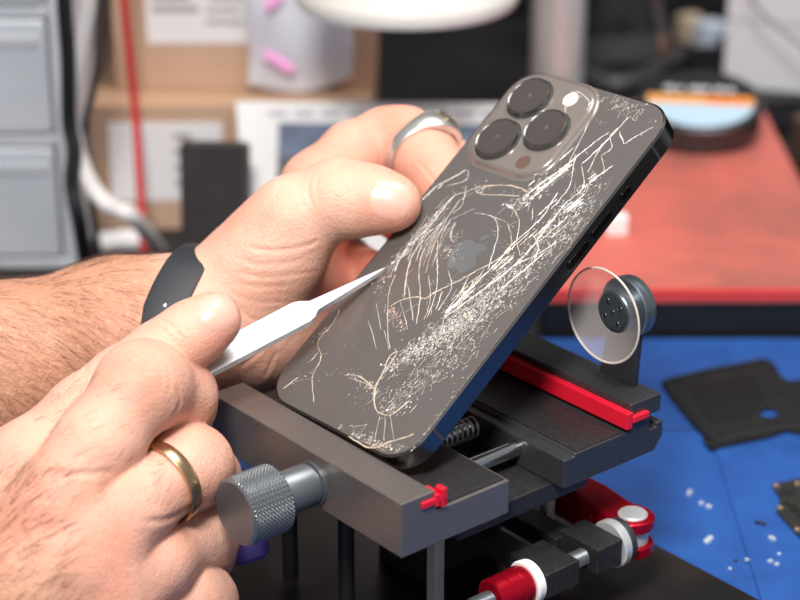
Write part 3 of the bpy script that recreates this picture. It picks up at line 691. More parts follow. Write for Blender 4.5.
# ---------------- nails
M['nail'] = mat('nail', srgb(230, 174, 156), .33, Subsurface_Weight=.1, Subsurface_Scale=.002)
def nail(H, px, py, tip, w, l):
    d = FW*F_PX + RT*(px-400) - UP*(py-300)
    c = H.ray(CAM, d, 900, 480); n = H.grad(c)
    t = np.asarray(tip, float); ax_ = t - n*(t @ n); ax_ /= np.linalg.norm(ax_); sd = np.cross(n, ax_)
    NU, NV = 16, 16; Vv = []; Fc = []
    for j in range(NV+1):
        for i in range(NU+1):
            u, v = -1+2*i/NU, -1+2*j/NV
            uu = u*math.sqrt(max(0, 1-.5*v*v*abs(v))); vv = v*math.sqrt(1-.42*u*u)
            e = max(abs(u), abs(v))
            o = c + sd*uu*w/2 + ax_*vv*l/2 + n*4
            p = H.ray(o, -n, 14)
            if p is None: p = o-n*4
            Vv.append(p + n*(.34*(1-e**6)-.14 + (.15 if v > .8 else 0)))
    for j in range(NV):
        for i in range(NU): a = j*(NU+1)+i; Fc.append((a, a+1, a+NU+2, a+NU+1))
    return mesh_raw('fingernail', Vv, Fc, M['nail'], person)
nail(LH, 391, 199, A(430, 206, 687)-A(391, 199, 687), 13.5, 14.5)
nail(RH, 219, 308, A(240, 295, 640)-A(219, 308, 640), 13.0, 13.5)
# ---------------- hair on forearms and backs of the hands
def hairs(H, Vv, Fc, sel, dirv, n, lmin, lmax, name, thick=.042):
    bm_v, bm_f = [], []
    cen = Vv[Fc].mean(1)
    ok = np.array([sel(p) for p in cen]); idx = np.argwhere(ok)[:, 0]
    pick = rng.choice(idx, n)
    e1 = Vv[Fc[:, 1]]-Vv[Fc[:, 0]]; e2 = Vv[Fc[:, 3]]-Vv[Fc[:, 0]]; nr = np.cross(e1, e2); nr /= np.linalg.norm(nr, axis=1)[:, None]+1e-9
    for f in pick:
        p = cen[f]+rng.normal(0, .4, 3); nn = nr[f]
        d = np.asarray(dirv, float)+rng.normal(0, .45, 3); d -= nn*(d @ nn); d /= np.linalg.norm(d)+1e-9
        L_ = rng.uniform(lmin, lmax); s = np.cross(nn, d); bend = rng.normal(0, .25)
        i0 = len(bm_v)
        for k, t in enumerate((0, .35, .7, 1.0)):
            q = p + d*L_*t + nn*(.1+L_*.22*t*(1.25-t)) + s*bend*L_*t*t
            w_ = thick*(1-.75*t)
            bm_v += [q+s*w_, q-s*w_*.6+nn*w_, q-s*w_*.6-nn*w_]
        for k in range(3):
            a = i0+3*k
            for m_ in range(3): bm_f.append((a+m_, a+(m_+1) % 3, a+3+(m_+1) % 3, a+3+m_))
    return props(mesh_raw(name, bm_v, bm_f, M['hair'], person), kind='stuff')
M['hair'] = mat('arm_hair', srgb(92, 62, 46), .5)
def pxof(p):
    q = p-CAM; z = q @ FW; return 400+F_PX*(q @ RT)/z, 300-F_PX*(q @ UP)/z
hairs(LH, VL, FL, lambda p: pxof(p)[0] < 150, A(100, 340, 700)-A(20, 330, 700)+np.array([0, 0, -14.]), 3600, 4, 11, 'arm_hair')
hairs(RH, VR, FR, lambda p: pxof(p)[0] < 70 and pxof(p)[1] > 470, A(80, 520, 600)-A(20, 560, 600), 1500, 4, 10, 'hand_hair', .06)
hairs(RH, VR, FR, lambda p: (90 < pxof(p)[0] < 175 and 455 < pxof(p)[1] < 515) or (70 < pxof(p)[0] < 125 and 380 < pxof(p)[1] < 440) or (10 < pxof(p)[0] < 90 and 390 < pxof(p)[1] < 470), A(190, 440, 600)-A(150, 470, 600), 260, 3, 6, 'hand_hair', .05)
def solo(lst):
    s_ = Sdf(); s_.body = lst; return s_
# ---------------- rings and wristband, sized to the skin under them
def band(H, c, axis, prof, name, m, lift=.25, up=None, n=72, rcap=40, parent=None, blur=3):
    """prof(theta) -> (half width, thickness); theta = 0 towards `up`"""
    c = np.asarray(c, float); axis = np.asarray(axis, float); axis /= np.linalg.norm(axis)
    up = np.asarray(up if up is not None else -FW, float); up = up-axis*(up @ axis); up /= np.linalg.norm(up); sd = np.cross(axis, up)
    R = []
    for i in range(n):
        t = 2*PI*i/n; d = up*math.cos(t)+sd*math.sin(t)
        R.append(max(H.out(c+axis*s, d) for s in (-1.2, 0, 1.2)))
    R = np.minimum(np.array(R), rcap)
    for _ in range(blur): R = np.maximum(R, (np.roll(R, 1)+R*2+np.roll(R, -1))/4)
    Vv, Fc = [], []
    for i in range(n):
        t = 2*PI*i/n; d = up*math.cos(t)+sd*math.sin(t); hw, th_ = prof(t if t < PI else t-2*PI)
        for s, h in ((-1, 0), (-1, .7), (-.75, 1), (.75, 1), (1, .7), (1, 0)):
            Vv.append(c + d*(R[i]+lift+th_*h) + axis*hw*s)
    for i in range(n):
        for k in range(6): Fc.append((6*i+k, 6*((i+1) % n)+k, 6*((i+1) % n)+(k+1) % 6, 6*i+(k+1) % 6))
    o = mesh_raw(name, Vv, Fc, m); o.data.set_sharp_from_angle(angle=math.radians(38))
    o.data.flip_normals()
    return o, R, up, sd, axis, c
o, *_ = band(solo(rm), (RM[1]*.38+RM[2]*.62), RM[2]-RM[1], lambda t: (2.2, 1.0), 'wedding_ring', M['gold'])
props(o, 'plain gold wedding ring on a finger of the hand gripping the tool', 'ring')
def sig(t):
    k = max(0, math.cos(t))**3; return (2.3+3.6*k, 1.0+2.2*k)
ring_up = .55*UP + .75*RT - .35*FW
o, R, up, sd, ax_, c = band(solo(ix), A(421, 153, 736.5), A(448, 186, 724)-A(405, 140, 744), sig, 'signet_ring', M['silver'], up=ring_up)
props(o, 'chunky silver signet ring with a gold inlay on the finger behind the phone', 'ring')
top = c + up*(R[0]+.25+2.9)
bm = nb(); prism(bm, rrect(6.4, 8.2, 1.4, 4), lambda u, v, h: Vector(top+ax_*u+sd*v+up*h), -.5, .55); g = obj('gold_inlay', bm, M['gold'], o, bevel=.2)
o, R, up, sd, ax_, c = band(solo(LH.body[:5]), A(186, 328, 702), A(240, 347, 697)-A(170, 328, 702), lambda t: (6.8, 1.6), 'wristband', M['black_rubber'], lift=.6, up=UP*.6-FW, n=110)
props(o, 'black rubber wristband around the wrist of the arm holding the phone', 'wristband')
for deg in (18, 46):
    t = math.radians(deg); i = int(round((t % (2*PI))/(2*PI)*110)) % 110; d = up*math.cos(t)+sd*math.sin(t)
    bm = nb(); lathe(bm, c+d*(R[i]+1.7), d, [(0, 1.1), (.3, 1.0), (.5, .6), (.55, .02)], 16); obj('stud', bm, M['steel'], o)
# ================================================================== setting and background
def slab(name, x0, x1, y0, y1, z0, z1, m, bevel=0, par=None):
    bm = nb(); box(bm, x0, x1, y0, y1, z0, z1); return obj(name, bm, m, par, bevel=bevel)
props(slab('floor', -2500, 2500, -1500, 2600, -770, -750, mat('floor_grey', srgb(90, 86, 82), .7)), kind='structure')
props(slab('wall_back', -2500, 2500, 1900, 1950, -750, 1400, mat('dark_wall', srgb(30, 28, 28), .9)), kind='structure')
dk = thing('desk', 'black work desk under the blue mat and the boxes', 'desk', (0, 950, -750))
def rel(o, loc): return o
bm = nb(); box(bm, -800, 800, -710, 750, 721, 746); obj('desk_top', bm, M['desk'], dk, bevel=2)
for x in (-770, 770):
    for y in (-680, 720):
        bm = nb(); box(bm, x-20, x+20, y-20, y+20, 0, 721); obj('leg', bm, M['desk'], dk)
# blue silicone work mat with raised panels
bm = nb(); box(bm, -190, 330, 430, 824, -3.9, -.9)
def pad(x0, x1, y0, y1, z=0.0): prism(bm, rrect(x1-x0, y1-y0, 3, 4, (x0+x1)/2, (y0+y1)/2), XYZ, -1, z)
pad(-188, 62, 432, 640); pad(64, 121, 432, 732); pad(124, 328, 432, 588); pad(124, 168, 590, 733); pad(170, 328, 590, 733); pad(-188, 62, 642, 732)
pad(-188, 62, 735, 822); pad(64, 138, 735, 822); pad(141, 328, 735, 822)
props(obj('work_mat', bm, M['silicone'], None, bevel=.35, origin=(70, 627, -3.9)), 'bright blue silicone work mat with raised panels under the clamp', 'work mat')
def tvec(*a): return Vector(a)
def panel_xz(bm, x0, x1, z0, z1, y, t=.4): box(bm, x0, x1, y-t, y, z0, z1)
# ---- cardboard boxes
M['card'] = mat('cardboard', srgb(208, 174, 148), .8, noise=(14, srgb(196, 160, 132), .4, .7), bump=(500, .2, .2))
M['card_edge'] = mat('cardboard_flap', srgb(186, 150, 122), .85)
M['label'] = mat('label_paper', srgb(244, 242, 241), .6)
M['ink'] = mat('grey_ink', srgb(168, 160, 160), .7)
M['magenta'] = mat('magenta_ink', srgb(236, 160, 212), .6)
def carton(name, x0, x1, y0, y1, z0, z1, label, group):
    t = thing(name, label, 'box', ((x0+x1)/2, (y0+y1)/2, z0), 0, group)
    cx, cy = (x0+x1)/2, (y0+y1)/2
    bm = nb(); box(bm, x0-cx, x1-cx, y0-cy, y1-cy, 0, z1-z0-1); obj('carton_body', bm, M['card'], t, bevel=.8)
    for s in (-1, 1):
        bm = nb(); box(bm, x0-cx, x1-cx, *((y0-cy, -.6) if s < 0 else (.6, y1-cy)), z1-z0-1, z1-z0); obj('flap', bm, M['card_edge'], t, bevel=.3)
    return t, cx, cy
lo_z = -3.9
t, cx, cy = carton('cardboard_box', -153, -14, 962, 1150, lo_z, 61, 'lower brown cardboard box with a white label, carrying a bigger box', 'cardboard boxes')
bm = nb(); panel_xz(bm, -144-cx, -88-cx, 16, 57, 962-cy); lb = obj('label_sheet', bm, M['label'], t)
for k in range(4):
    bm = nb(); panel_xz(bm, -112-cx, -94-cx-3*k, 24+k*8, 27+k*8, 961.6-cy, .15); obj('print_line', bm, M['ink'], lb)
t, cx, cy = carton('cardboard_box', -143, -12, 990, 1135, 61.2, 178, 'upper brown cardboard box with a printed white label, standing on the lower box', 'cardboard boxes')
bm = nb(); panel_xz(bm, -126-cx, -74-cx, 24, 70, 990-cy); lb = obj('label_sheet', bm, M['label'], t)
for x0, x1, z0, z1 in ((-123, -100, 40, 43), (-123, -104, 46, 49), (-98, -84, 52, 55), (-96, -78, 34, 36), (-96, -80, 40, 42), (-94, -78, 46, 48)):
    bm = nb(); panel_xz(bm, x0-cx, x1-cx, z0, z1, 989.6-cy, .15); obj('print_line', bm, M['ink'], lb)
bm = nb(); panel_xz(bm, -74.5-cx, -70-cx, 0, 115, 990-cy, .15); obj('tape', bm, mat('brown_tape', srgb(190, 140, 104), .5), t)
# ---- white plastic pouch with magenta marks hanging in front of the upper box
bm = nb(); nx, nz = 14, 16; grid = []
for j in range(nz+1):
    row = []
    for i in range(nx+1):
        u, v = i/nx, j/nz
        x = -76+52*u + 1.0*math.sin(v*5); z = 66+52*v - (6*math.sin(u*3.1) if j == 0 else 0) + 4*u*(1-v)
        y = 984 - 3.5*math.sin(PI*u)*math.sin(PI*v*.9+.2) + .5*math.sin(u*9+v*5)
        row.append((bm.verts.new((x, y, z)), bm.verts.new((x, y+2.2, z))))
    grid.append(row)
for j in range(nz):
    for i in range(nx):
        for s in (0, 1):
            f = [grid[j][i][s], grid[j][i+1][s], grid[j+1][i+1][s], grid[j+1][i][s]]; bm.faces.new(f if s == 0 else f[::-1])
for j in range(nz):
    for i in (0, nx): bm.faces.new([grid[j][i][0], grid[j+1][i][0], grid[j+1][i][1], grid[j][i][1]])
for i in range(nx):
    for j in (0, nz): bm.faces.new([grid[j][i][0], grid[j][i+1][0], grid[j][i+1][1], grid[j][i][1]])
pouch = obj('plastic_pouch', bm, mat('pouch_white', srgb(226, 224, 230), .35, Subsurface_Weight=.1), None, origin=(-50, 985, 66), smooth=80)
props(pouch, 'white plastic pouch with magenta marks propped against the upper cardboard box', 'pouch')
for p, q in (((-66, 107), (-58, 113)), ((-67, 84), (-53, 75))):
    bm = nb(); y0 = 977.4; pts = [Vector((p[0]+(q[0]-p[0])*k/5+50, y0-985, p[1]+(q[1]-p[1])*k/5-66)) for k in range(6)]
    tube(bm, pts, 2.6, 8, flat=.3); obj('ink_mark', bm, M['magenta'], pouch)
# ---- red cord, white cable, black cable
def cable(name, pts, r, m, label, cat, flat=None, n=10):
    bm = nb(); tube(bm, spline(pts, n), r, 12, flat); o = obj(name, bm, m, None, smooth=70, origin=tuple(pts[-1])); return props(o, label, cat)
cable('hanging_cord', [on_y(121, -60, 955), on_y(124, 0, 955), on_y(130, 60, 954), on_y(135, 110, 952), on_y(139, 170, 940), on_y(143, 235, 925), on_z(144, 262, -2.2)], 2.0, mat('red_cord', srgb(204, 44, 46), .5), 'thin red cord hanging down in front of the two cardboard boxes', 'cord')
cable('white_cable', [on_y(92, -60, 896), on_y(88, 0, 896), on_y(80, 55, 896), on_y(72, 105, 896), on_y(74, 140, 896), on_y(88, 180, 890), on_y(108, 205, 885), on_y(132, 216, 880), on_z(160, 250, 0)], 4.6, mat('white_cable', srgb(222, 216, 212), .5), 'thick white cable looping down beside the plastic drawers', 'cable', flat=.7)
cable('black_cable', [on_y(62, -60, 890), on_y(64, 0, 890), on_y(68, 60, 890), on_y(69, 120, 890), on_y(74, 150, 887), on_y(72, 185, 883), on_y(80, 225, 880), on_z(86, 268, 0)], 3.6, M['black_plastic'], 'black cable hanging between the white cable and the plastic drawers', 'cable')
cable('grey_cable', [on_y(100, -50, 902), on_y(100, 40, 902), on_y(93, 90, 902), on_y(84, 130, 902), on_y(86, 160, 902), on_z(98, 252, 0)], 1.8, mat('dark_cable', srgb(60, 52, 50), .5), 'thin dark cable hanging behind the thick white cable', 'cable')
# folded white sheet lying under the cables
bm = nb(); box(bm, -13, 13, -9, 9, 0, 4); 
o = obj('paper_pad', bm, M['label'], None, bevel=.6); o.location = (on_z(119, 244, -3.9)*MM).tolist(); o.rotation_euler = (0, 0, .25)
props(o, 'small white pad of paper lying at the foot of the red cord', 'paper pad')
# ---- clear plastic drawers on the left
dr_m = mat('frosted_grey_plastic', srgb(222, 224, 228), .4, noise=(18, srgb(208, 212, 218), .4, .65))
dr_d = mat('drawer_front', srgb(214, 217, 222), .35, noise=(22, srgb(198, 203, 210), .35, .7))
dr = thing('drawer_unit', 'frosted grey plastic drawer unit standing at the left of the boxes', 'drawer unit', (-225, 980, -3.9))
bm = nb(); box(bm, -80, 71, -70, 120, 0, 6)
box(bm, -80, -74, -70, 120, 6, 260); box(bm, 64, 71, -70, 120, 6, 260); box(bm, -74, 64, 112, 120, 6, 260)
for z in (62, 124, 186, 248): box(bm, -74, 64, -70, 112, z, z+6)
obj('shell', bm, dr_m, dr, bevel=1.5)
for k, z in enumerate((8, 70, 132, 194)):
    bm = nb(); box(bm, -73, 63, -71.5, 100, z-1.8, z+53.8); d = obj('drawer', bm, dr_d, dr, bevel=3, seg=3)
    bm = nb(); prism(bm, rrect(54, 13, 5, 6, -4, z+34), lambda u, v, h: (u, h, v), -75, -71); obj('handle', bm, mat('handle_white', srgb(222, 225, 228), .4), d, bevel=1.2)
    bm = nb(); box(bm, -70, 60, -72.5, -71.2, z+42, z+47); obj('rim', bm, dr_m, d, bevel=.4)
bm = nb(); lathe(bm, (-38, -71, 134+26), (0, -1, 0), [(0, 8), (4, 8), (6, 6), (6, .1)], 28); o = obj('round_knob', bm, mat('cream_plastic', srgb(232, 218, 196), .4), dr)
# ---- black box and the printed white panel
bx = thing('black_box', 'upright black box leaning between the cardboard boxes and the hand', 'box', (-86.5, 900, -3.9), -.05)
bm = nb(); bmM = Matrix.Rotation(-.16, 4, 'X'); box(bm, -16.5, 13.5, -6, 6, 0, 65, bmM); obj('case', bm, mat('matt_black_card', srgb(44, 38, 38), .6, noise=(80, srgb(52, 45, 44), .4, .7)), bx, bevel=.6)
bm = nb(); box(bm, 13.4, 15.2, -6.2, 5.6, 0, 64, bmM); obj('side_flap', bm, mat('dark_flap', srgb(74, 66, 64), .7), bx)
pn = thing('printed_panel', 'white framed panel with a blue and black picture leaning behind the hand and phone', 'panel', (-9, 905, -3.9), -.02)
R_ = Matrix.Rotation(-math.radians(36), 4, 'X')
bm = nb(); box(bm, -64, 66, 0, 4, -2, 86, R_)
for v in bm.verts: v.co.x -= (v.co.z)*.12 if v.co.x < 0 else 0
obj('board', bm, mat('panel_white', srgb(228, 226, 224), .5), pn, bevel=.6)
bm = nb(); box(bm, -51, 60, -.35, .05, 46, 75, R_); pic = obj('picture', bm, mat('picture_blue', srgb(96, 112, 140), .5, noise=(46, srgb(64, 78, 104), .4, .65)), pn)
bm = nb(); box(bm, -51, 60, -.6, -.3, 46, 58, R_); obj('picture_band', bm, mat('picture_dark', srgb(62, 68, 78), .5, noise=(70, srgb(44, 46, 54), .4, .6)), pic)
bm = nb()
for k in range(9): box(bm, -56+13*k, -47+13*k, -.4, .05, 78.5, 81, R_)
obj('print_line', bm, mat('print_grey', srgb(176, 174, 178), .6), pn)
# ---- lamp with a round white head, and the chrome post that carries it
lamp = thing('work_lamp', 'round white lamp head hanging low from a chrome post behind the phone', 'lamp', (90, 1132, -3.9))
lx, ly, lz = 3-90, 912-1132, 132.0
bm = nb(); prof = [(0, 47), (0, 50), (1.6, 51), (8, 51), (9, 50), (34, 49), (48, 40), (56, 24), (58, .1)]
lathe(bm, (lx, ly, lz), (0, 0, 1), prof, 72, cap=False)
lh = obj('lamp_head', bm, mat('lamp_white', srgb(240, 234, 224), .4, noise=(34, srgb(120, 112, 104), .73, .80)), lamp, smooth=50)
bm = nb(); lathe(bm, (lx, ly, lz+1.2), (0, 0, 1), [(0, 47.2), (2, 47), (2, .1)], 60); obj('diffuser', bm, mat('diffuser_white', srgb(244, 240, 234), .5), lh)
bm = nb(); lathe(bm, (0, 0, 0), (0, 0, 1), [(0, 34), (5, 34), (7, 31), (7, 15.2), (290, 15.2), (292, 13), (292, .1)], 56); obj('post', bm, M['chrome'], lamp)
bm = nb(); tube(bm, spline([(0, 0, 278), (lx*.4, ly*.4, 300), (lx*.85, ly*.85, 270), (lx, ly, 186)], 10), 7, 16); obj('arm', bm, M['chrome'], lamp)
# ---- red board on its black tray, tin, white block
tray = thing('red_board', 'worn red board on a black tray beyond the blue mat', 'board', (131, 960, -3.9))
bm = nb(); prism(bm, rrect(138, 266, 5, 5), XYZ, 0, 18.6); obj('tray', bm, mat('tray_black', srgb(16, 16, 18), .55), tray, bevel=.8)
m = mat('worn_red', srgb(204, 104, 92), .55, noise=(22, srgb(158, 92, 80), .42, .72), bump=(200, .15, .2))
bm = nb(); prism(bm, rrect(140, 268, 5, 5), XYZ, 18.6, 25); brd = obj('board_top', bm, m, tray, bevel=.8)
bm = nb(); prism(bm, [(-70, -134.3), (70, -134.3), (70, -131), (-70, -131)], XYZ, 20, 25.1); obj('front_edge', bm, mat('red_edge', srgb(206, 62, 60), .5), tray, bevel=.3)
o = nb(); box(o, -5, 5, -4, 4, 0, 9); o = obj('white_block', o, M['label'], None, bevel=.5); P = on_z(616, 233, 21.1); o.location = [P[0]*MM, P[1]*MM, .0211]
props(o, 'small white block standing on the red board behind the phone edge', 'block')
tin = thing('round_tin', 'round black tin with an orange and pale blue label on the red board', 'tin', mat=Matrix.Translation(Vector((158, 1030, 26.0))*MM) @ Matrix.Rotation(-.12, 4, 'Z') @ Matrix.Rotation(.20, 4, 'X'))
bm = nb(); lathe(bm, (0, 6, 0), (0, 0, 1), [(0, 29), (0, 31), (1, 32), (11, 32), (11.6, 33), (14.5, 33), (15.2, 32), (15.2, 28.8), (14.2, 28.4), (14.2, .1)], 72); tb = obj('tin_body', bm, mat('tin_dark', srgb(84, 84, 86), .3, .7), tin)
def disc_cut(y0, y1, r=28.0):
    a, b_ = [], []
    for k in range(25):
        y = y0+(y1-y0)*k/24; x = math.sqrt(max(r*r-y*y, 0)); a.append((x, y)); b_.append((-x, y))
    return a + b_[::-1]
for nm, y0, y1, c in (('label_black', 6, 27.5, srgb(34, 34, 36)), ('label_orange', -3.5, 6, srgb(238, 168, 96)), ('label_blue', -27.5, -3.5, srgb(186, 212, 230))):
    bm = nb(); prism(bm, disc_cut(y0, y1), lambda u, v, h: (u, v+6, h), 14.1, 14.5); obj('label_band', bm, mat(nm, c, .45), tin)
bm = nb(); box(bm, 3, 26, 3, 10.5, 14.4, 14.7); obj('orange_patch', bm, mat('deep_orange', srgb(240, 132, 36), .45), tin)
bm = nb()
for k, L_ in enumerate((5, 3, 6, 4, 5, 4)): x0 = -19+6.6*k; box(bm, x0, x0+L_, 16, 21, 14.4, 14.7)
obj('label_print', bm, mat('print_white', srgb(206, 206, 208), .5), tin)
dev = thing('black_instrument', 'black bench instrument under the white carton at the upper right', 'instrument', (238, 1165, -3.9), .1)
bm = nb(); prism(bm, rrect(120, 110, 6, 5), XYZ, 0, 22); obj('housing', bm, mat('housing_black', srgb(22, 22, 24), .5), dev, bevel=1.5)
bm = nb(); box(bm, -50, 20, -55.6, -54.6, 6, 16); obj('front_plate', bm, mat('plate_grey', srgb(46, 46, 48), .4), dev, bevel=.3)
wb = thing('white_carton', 'white carton at the upper right edge above the red board', 'box', (253, 1160, 18.2), -.30)
bm = nb(); box(bm, -56, 60, -48, 48, 0, 96); obj('carton_body', bm, mat('white_card', srgb(226, 226, 230), .55), wb, bevel=1)
bm = nb(); box(bm, -56, 60, -48.4, -47.9, 40, 40.8); obj('lid_line', bm, mat('seam_grey', srgb(170, 170, 176), .6), wb)
cable('thin_cable', [on_y(742, -30, 1085), on_y(755, 5, 1085), on_y(780, 28, 1080), on_y(802, 46, 1072), on_y(840, 75, 1060), on_z(880, 130, -2)], 1.0, mat('cable_grey', srgb(120, 118, 120), .5), 'thin grey cable crossing in front of the white carton', 'cable')
# ---- dark clutter between the post and the white carton
gear = thing('black_tool_case', 'dark grey tool case with a sloping lid in the gloom right of the chrome post', 'case', (128, 1268, -3.9), .25)
bm = nb(); prism(bm, [(-38, 0), (38, 0), (38, 24), (6, 62), (-30, 84), (-38, 84)], lambda u, v, h: (u, h, v), -30, 30); obj('case_body', bm, mat('case_grey', srgb(58, 58, 62), .5, noise=(60, srgb(40, 40, 43), .4, .6)), gear, bevel=2)
bm = nb(); box(bm, -34, 34, -31, -30, 4, 20); obj('latch_plate', bm, mat('latch_grey', srgb(84, 84, 88), .4), gear, bevel=.4)
cable('flat_cable', [on_z(585, 72, 6), on_z(612, 82, 6), on_z(640, 78, 6), on_z(662, 66, 5), on_z(676, 56, 2), on_z(684, 52, -1.2)], 4.5, mat('flat_cable_grey', srgb(74, 74, 78), .45), 'dark grey cable curving across the desk behind the phone top', 'cable', flat=.6)
rod = thing('metal_probe', 'thin metal probe with a copper coloured tip standing in the clutter behind the tin', 'probe', tuple(on_y(668, 62, 1165)))
p0 = on_y(668, 62, 1165); 
def pr_(a, b_): return Vector(on_y(a, b_, 1165)-p0)
bm = nb(); cyl(bm, pr_(649, -40), pr_(663, 38), 3.6, 20); obj('probe_shaft', bm, mat('probe_grey', srgb(130, 130, 136), .3, .8), rod)
bm = nb(); lathe(bm, pr_(662, 34), pr_(668, 62)-pr_(662, 34), [(0, 4.4), (12, 4.4), (15, 3), (15.5, .1)], 24); obj('probe_tip', bm, mat('copper_tip', srgb(190, 158, 142), .3, .8), rod)
for px, py, c, nm, lab, r in ((690, 22, srgb(206, 186, 160), 'cream_connector', 'small cream connector in the clutter left of the white carton', 6), (711, 29, srgb(212, 224, 240), 'white_connector', 'small white connector next to the cream one, left of the white carton', 7)):
    P = on_z(px, py, 9); t = thing(nm, lab, 'connector', (P[0], P[1], -3.9), .5)
    bm = nb(); box(bm, -r*1.2, r*1.2, -r, r, 0, 18); obj('plug_body', bm, mat(nm, c, .35), t, bevel=1.6)
    bm = nb(); cyl(bm, (0, -r*.9, 9), (0, -r*2, 9), r*.45, 16); obj('plug_nose', bm, M['steel'], t)
bk = thing('black_machine', 'tall black machine at the back of the desk behind the lamp', 'machine', (20, 1420, -3.9))
bm = nb(); box(bm, -150, 330, -60, 60, 0, 240); obj('housing', bm, mat('machine_black', srgb(14, 13, 14), .6), bk, bevel=4)
for k in range(5):
    bm = nb(); box(bm, -120+70*k, -70+70*k, -62, -60, 20, 90); obj('vent_panel', bm, mat('vent_black', srgb(28, 25, 24), .5), bk, bevel=.8)
bb = thing('brown_packet', 'brown packet at the right edge beside the red board', 'packet', (243, 1048, -3.9), .3)
bm = nb(); box(bm, -26, 30, -20, 20, 0, 30); obj('packet_body', bm, mat('brown_paper', srgb(98, 74, 66), .8, noise=(40, srgb(70, 54, 48), .4, .6)), bb, bevel=3, seg=3)
# ---- things on the blue mat
def pz(*pts, z=0.0): return [tuple(on_z(x, y, z)[:2]) for x, y in pts]
m_ch = mat('chassis_black', srgb(12, 12, 13), .6, noise=(240, srgb(22, 22, 23), .5, .75), bump=(700, .5, .4))
out = pz((661, 386), (672, 380), (700, 374), (740, 367), (765, 362), (774, 366), (780, 378), (788, 384), (830, 380), (860, 440), (812, 434), (800, 436), (786, 433), (770, 439), (740, 445), (712, 451), (704, 446), (702, 436), (690, 424), (672, 402))
hole = pz((760, 414), (768, 411), (777, 413), (779, 418), (770, 421), (761, 419))
ccx, ccy = np.mean(out, 0)
bm = nb()
def holed(bm, out, holes, z0, z1):
    from mathutils.geometry import tessellate_polygon
    loops = [out]+holes; tri = tessellate_polygon([[Vector((x, y, 0)) for x, y in l] for l in loops])
    flat = [p for l in loops for p in l]
    A_ = [bm.verts.new((x, y, z0)) for x, y in flat]; B_ = [bm.verts.new((x, y, z1)) for x, y in flat]
    for a, b_, c in tri: bm.faces.new((A_[a], A_[b_], A_[c])); bm.faces.new((B_[a], B_[b_], B_[c]))
    k = 0
    for l in loops:
        n = len(l)
        for i in range(n): i0, i1 = k+i, k+(i+1) % n; bm.faces.new((A_[i0], A_[i1], B_[i1], B_[i0]))
        k += n
ch = thing('phone_chassis', 'black metal inner plate of a phone with a round hole lying on the blue mat', 'phone part', (ccx, ccy, 0))
L0 = lambda l: [(x-ccx, y-ccy) for x, y in l]
holed(bm, L0(out), [L0(hole)], 0.02, 1.7); obj('plate', bm, m_ch, ch, bevel=.2)
bm = nb(); tube(bm, [Vector((x, y, 1.9)) for x, y in L0(pz((664, 386), (702, 376), (764, 364)))], 1.1, 8); obj('ridge', bm, m_ch, ch)
bm = nb(); tube(bm, [Vector((x, y, 1.9)) for x, y in L0(pz((706, 440), (716, 446), (770, 434), (800, 431)))], 1.3, 8); obj('ridge', bm, m_ch, ch)
bm = nb(); tube(bm, [Vector((x, y, 1.9)) for x, y in L0(pz((666, 388), (690, 418), (706, 438)))], .9, 8); obj('ridge', bm, m_ch, ch)
bm = nb(); prism(bm, L0(pz((690, 390), (750, 379), (764, 398), (752, 420), (712, 426), (700, 410))), XYZ, 1.6, 2.2); obj('shield', bm, mat('shield_black', srgb(11, 11, 12), .55), ch, bevel=.15)
for k, (x, y) in enumerate(((680, 385), (735, 372), (770, 372), (782, 396), (776, 428), (722, 441))):
    px_, py_ = L0(pz((x, y)))[0]; bm = nb(); lathe(bm, (px_, py_, 1.6), (0, 0, 1), [(0, 2.0), (.8, 1.9), (.8, 1.1), (.3, 1.0)], 18); obj('screw_boss', bm, mat('boss_grey', srgb(58, 58, 62), .35, .6), ch)
pcb_o = pz((772, 487), (800, 481), (830, 478), (840, 560), (806, 546), (790, 528), (776, 513), (781, 502))
pcx, pcy = np.mean(pcb_o, 0)
pcb = thing('circuit_board', 'small dark circuit board with gold pads at the right edge of the blue mat', 'circuit board', (pcx, pcy, 0))
bm = nb(); prism(bm, [(x-pcx, y-pcy) for x, y in pcb_o], XYZ, .02, 1.3); obj('board', bm, mat('pcb_dark', srgb(40, 40, 38), .4, noise=(500, srgb(58, 56, 50), .5, .7)), pcb, bevel=.1)
for x, y, r in ((776, 489, 1.3), (797, 487, 1.3), (780, 511, 1.2), (797, 533, 1.3), (806, 500, 1.2)):
    P = on_z(x, y)[:2]-np.array([pcx, pcy]); bm = nb(); lathe(bm, (P[0], P[1], 1.25), (0, 0, 1), [(0, r), (.35, r), (.45, r*.6), (.2, r*.5)], 18); obj('solder_pad', bm, mat('pad_gold', srgb(226, 200, 168), .25, .9), pcb)
for x, y, w_, h_ in ((788, 496, 5, 3), (794, 512, 3, 5), (786, 507, 2, 2), (805, 520, 5, 4)):
    P = on_z(x, y)[:2]-np.array([pcx, pcy]); bm = nb(); box(bm, P[0]-w_/2, P[0]+w_/2, P[1]-h_/2, P[1]+h_/2, 1.25, 2.1); obj('chip', bm, M['black_plastic'], pcb, bevel=.15)
m_bit = mat('glass_bit', srgb(206, 214, 224), .15, .3); m_bitd = mat('dark_bit', srgb(44, 46, 50), .4)
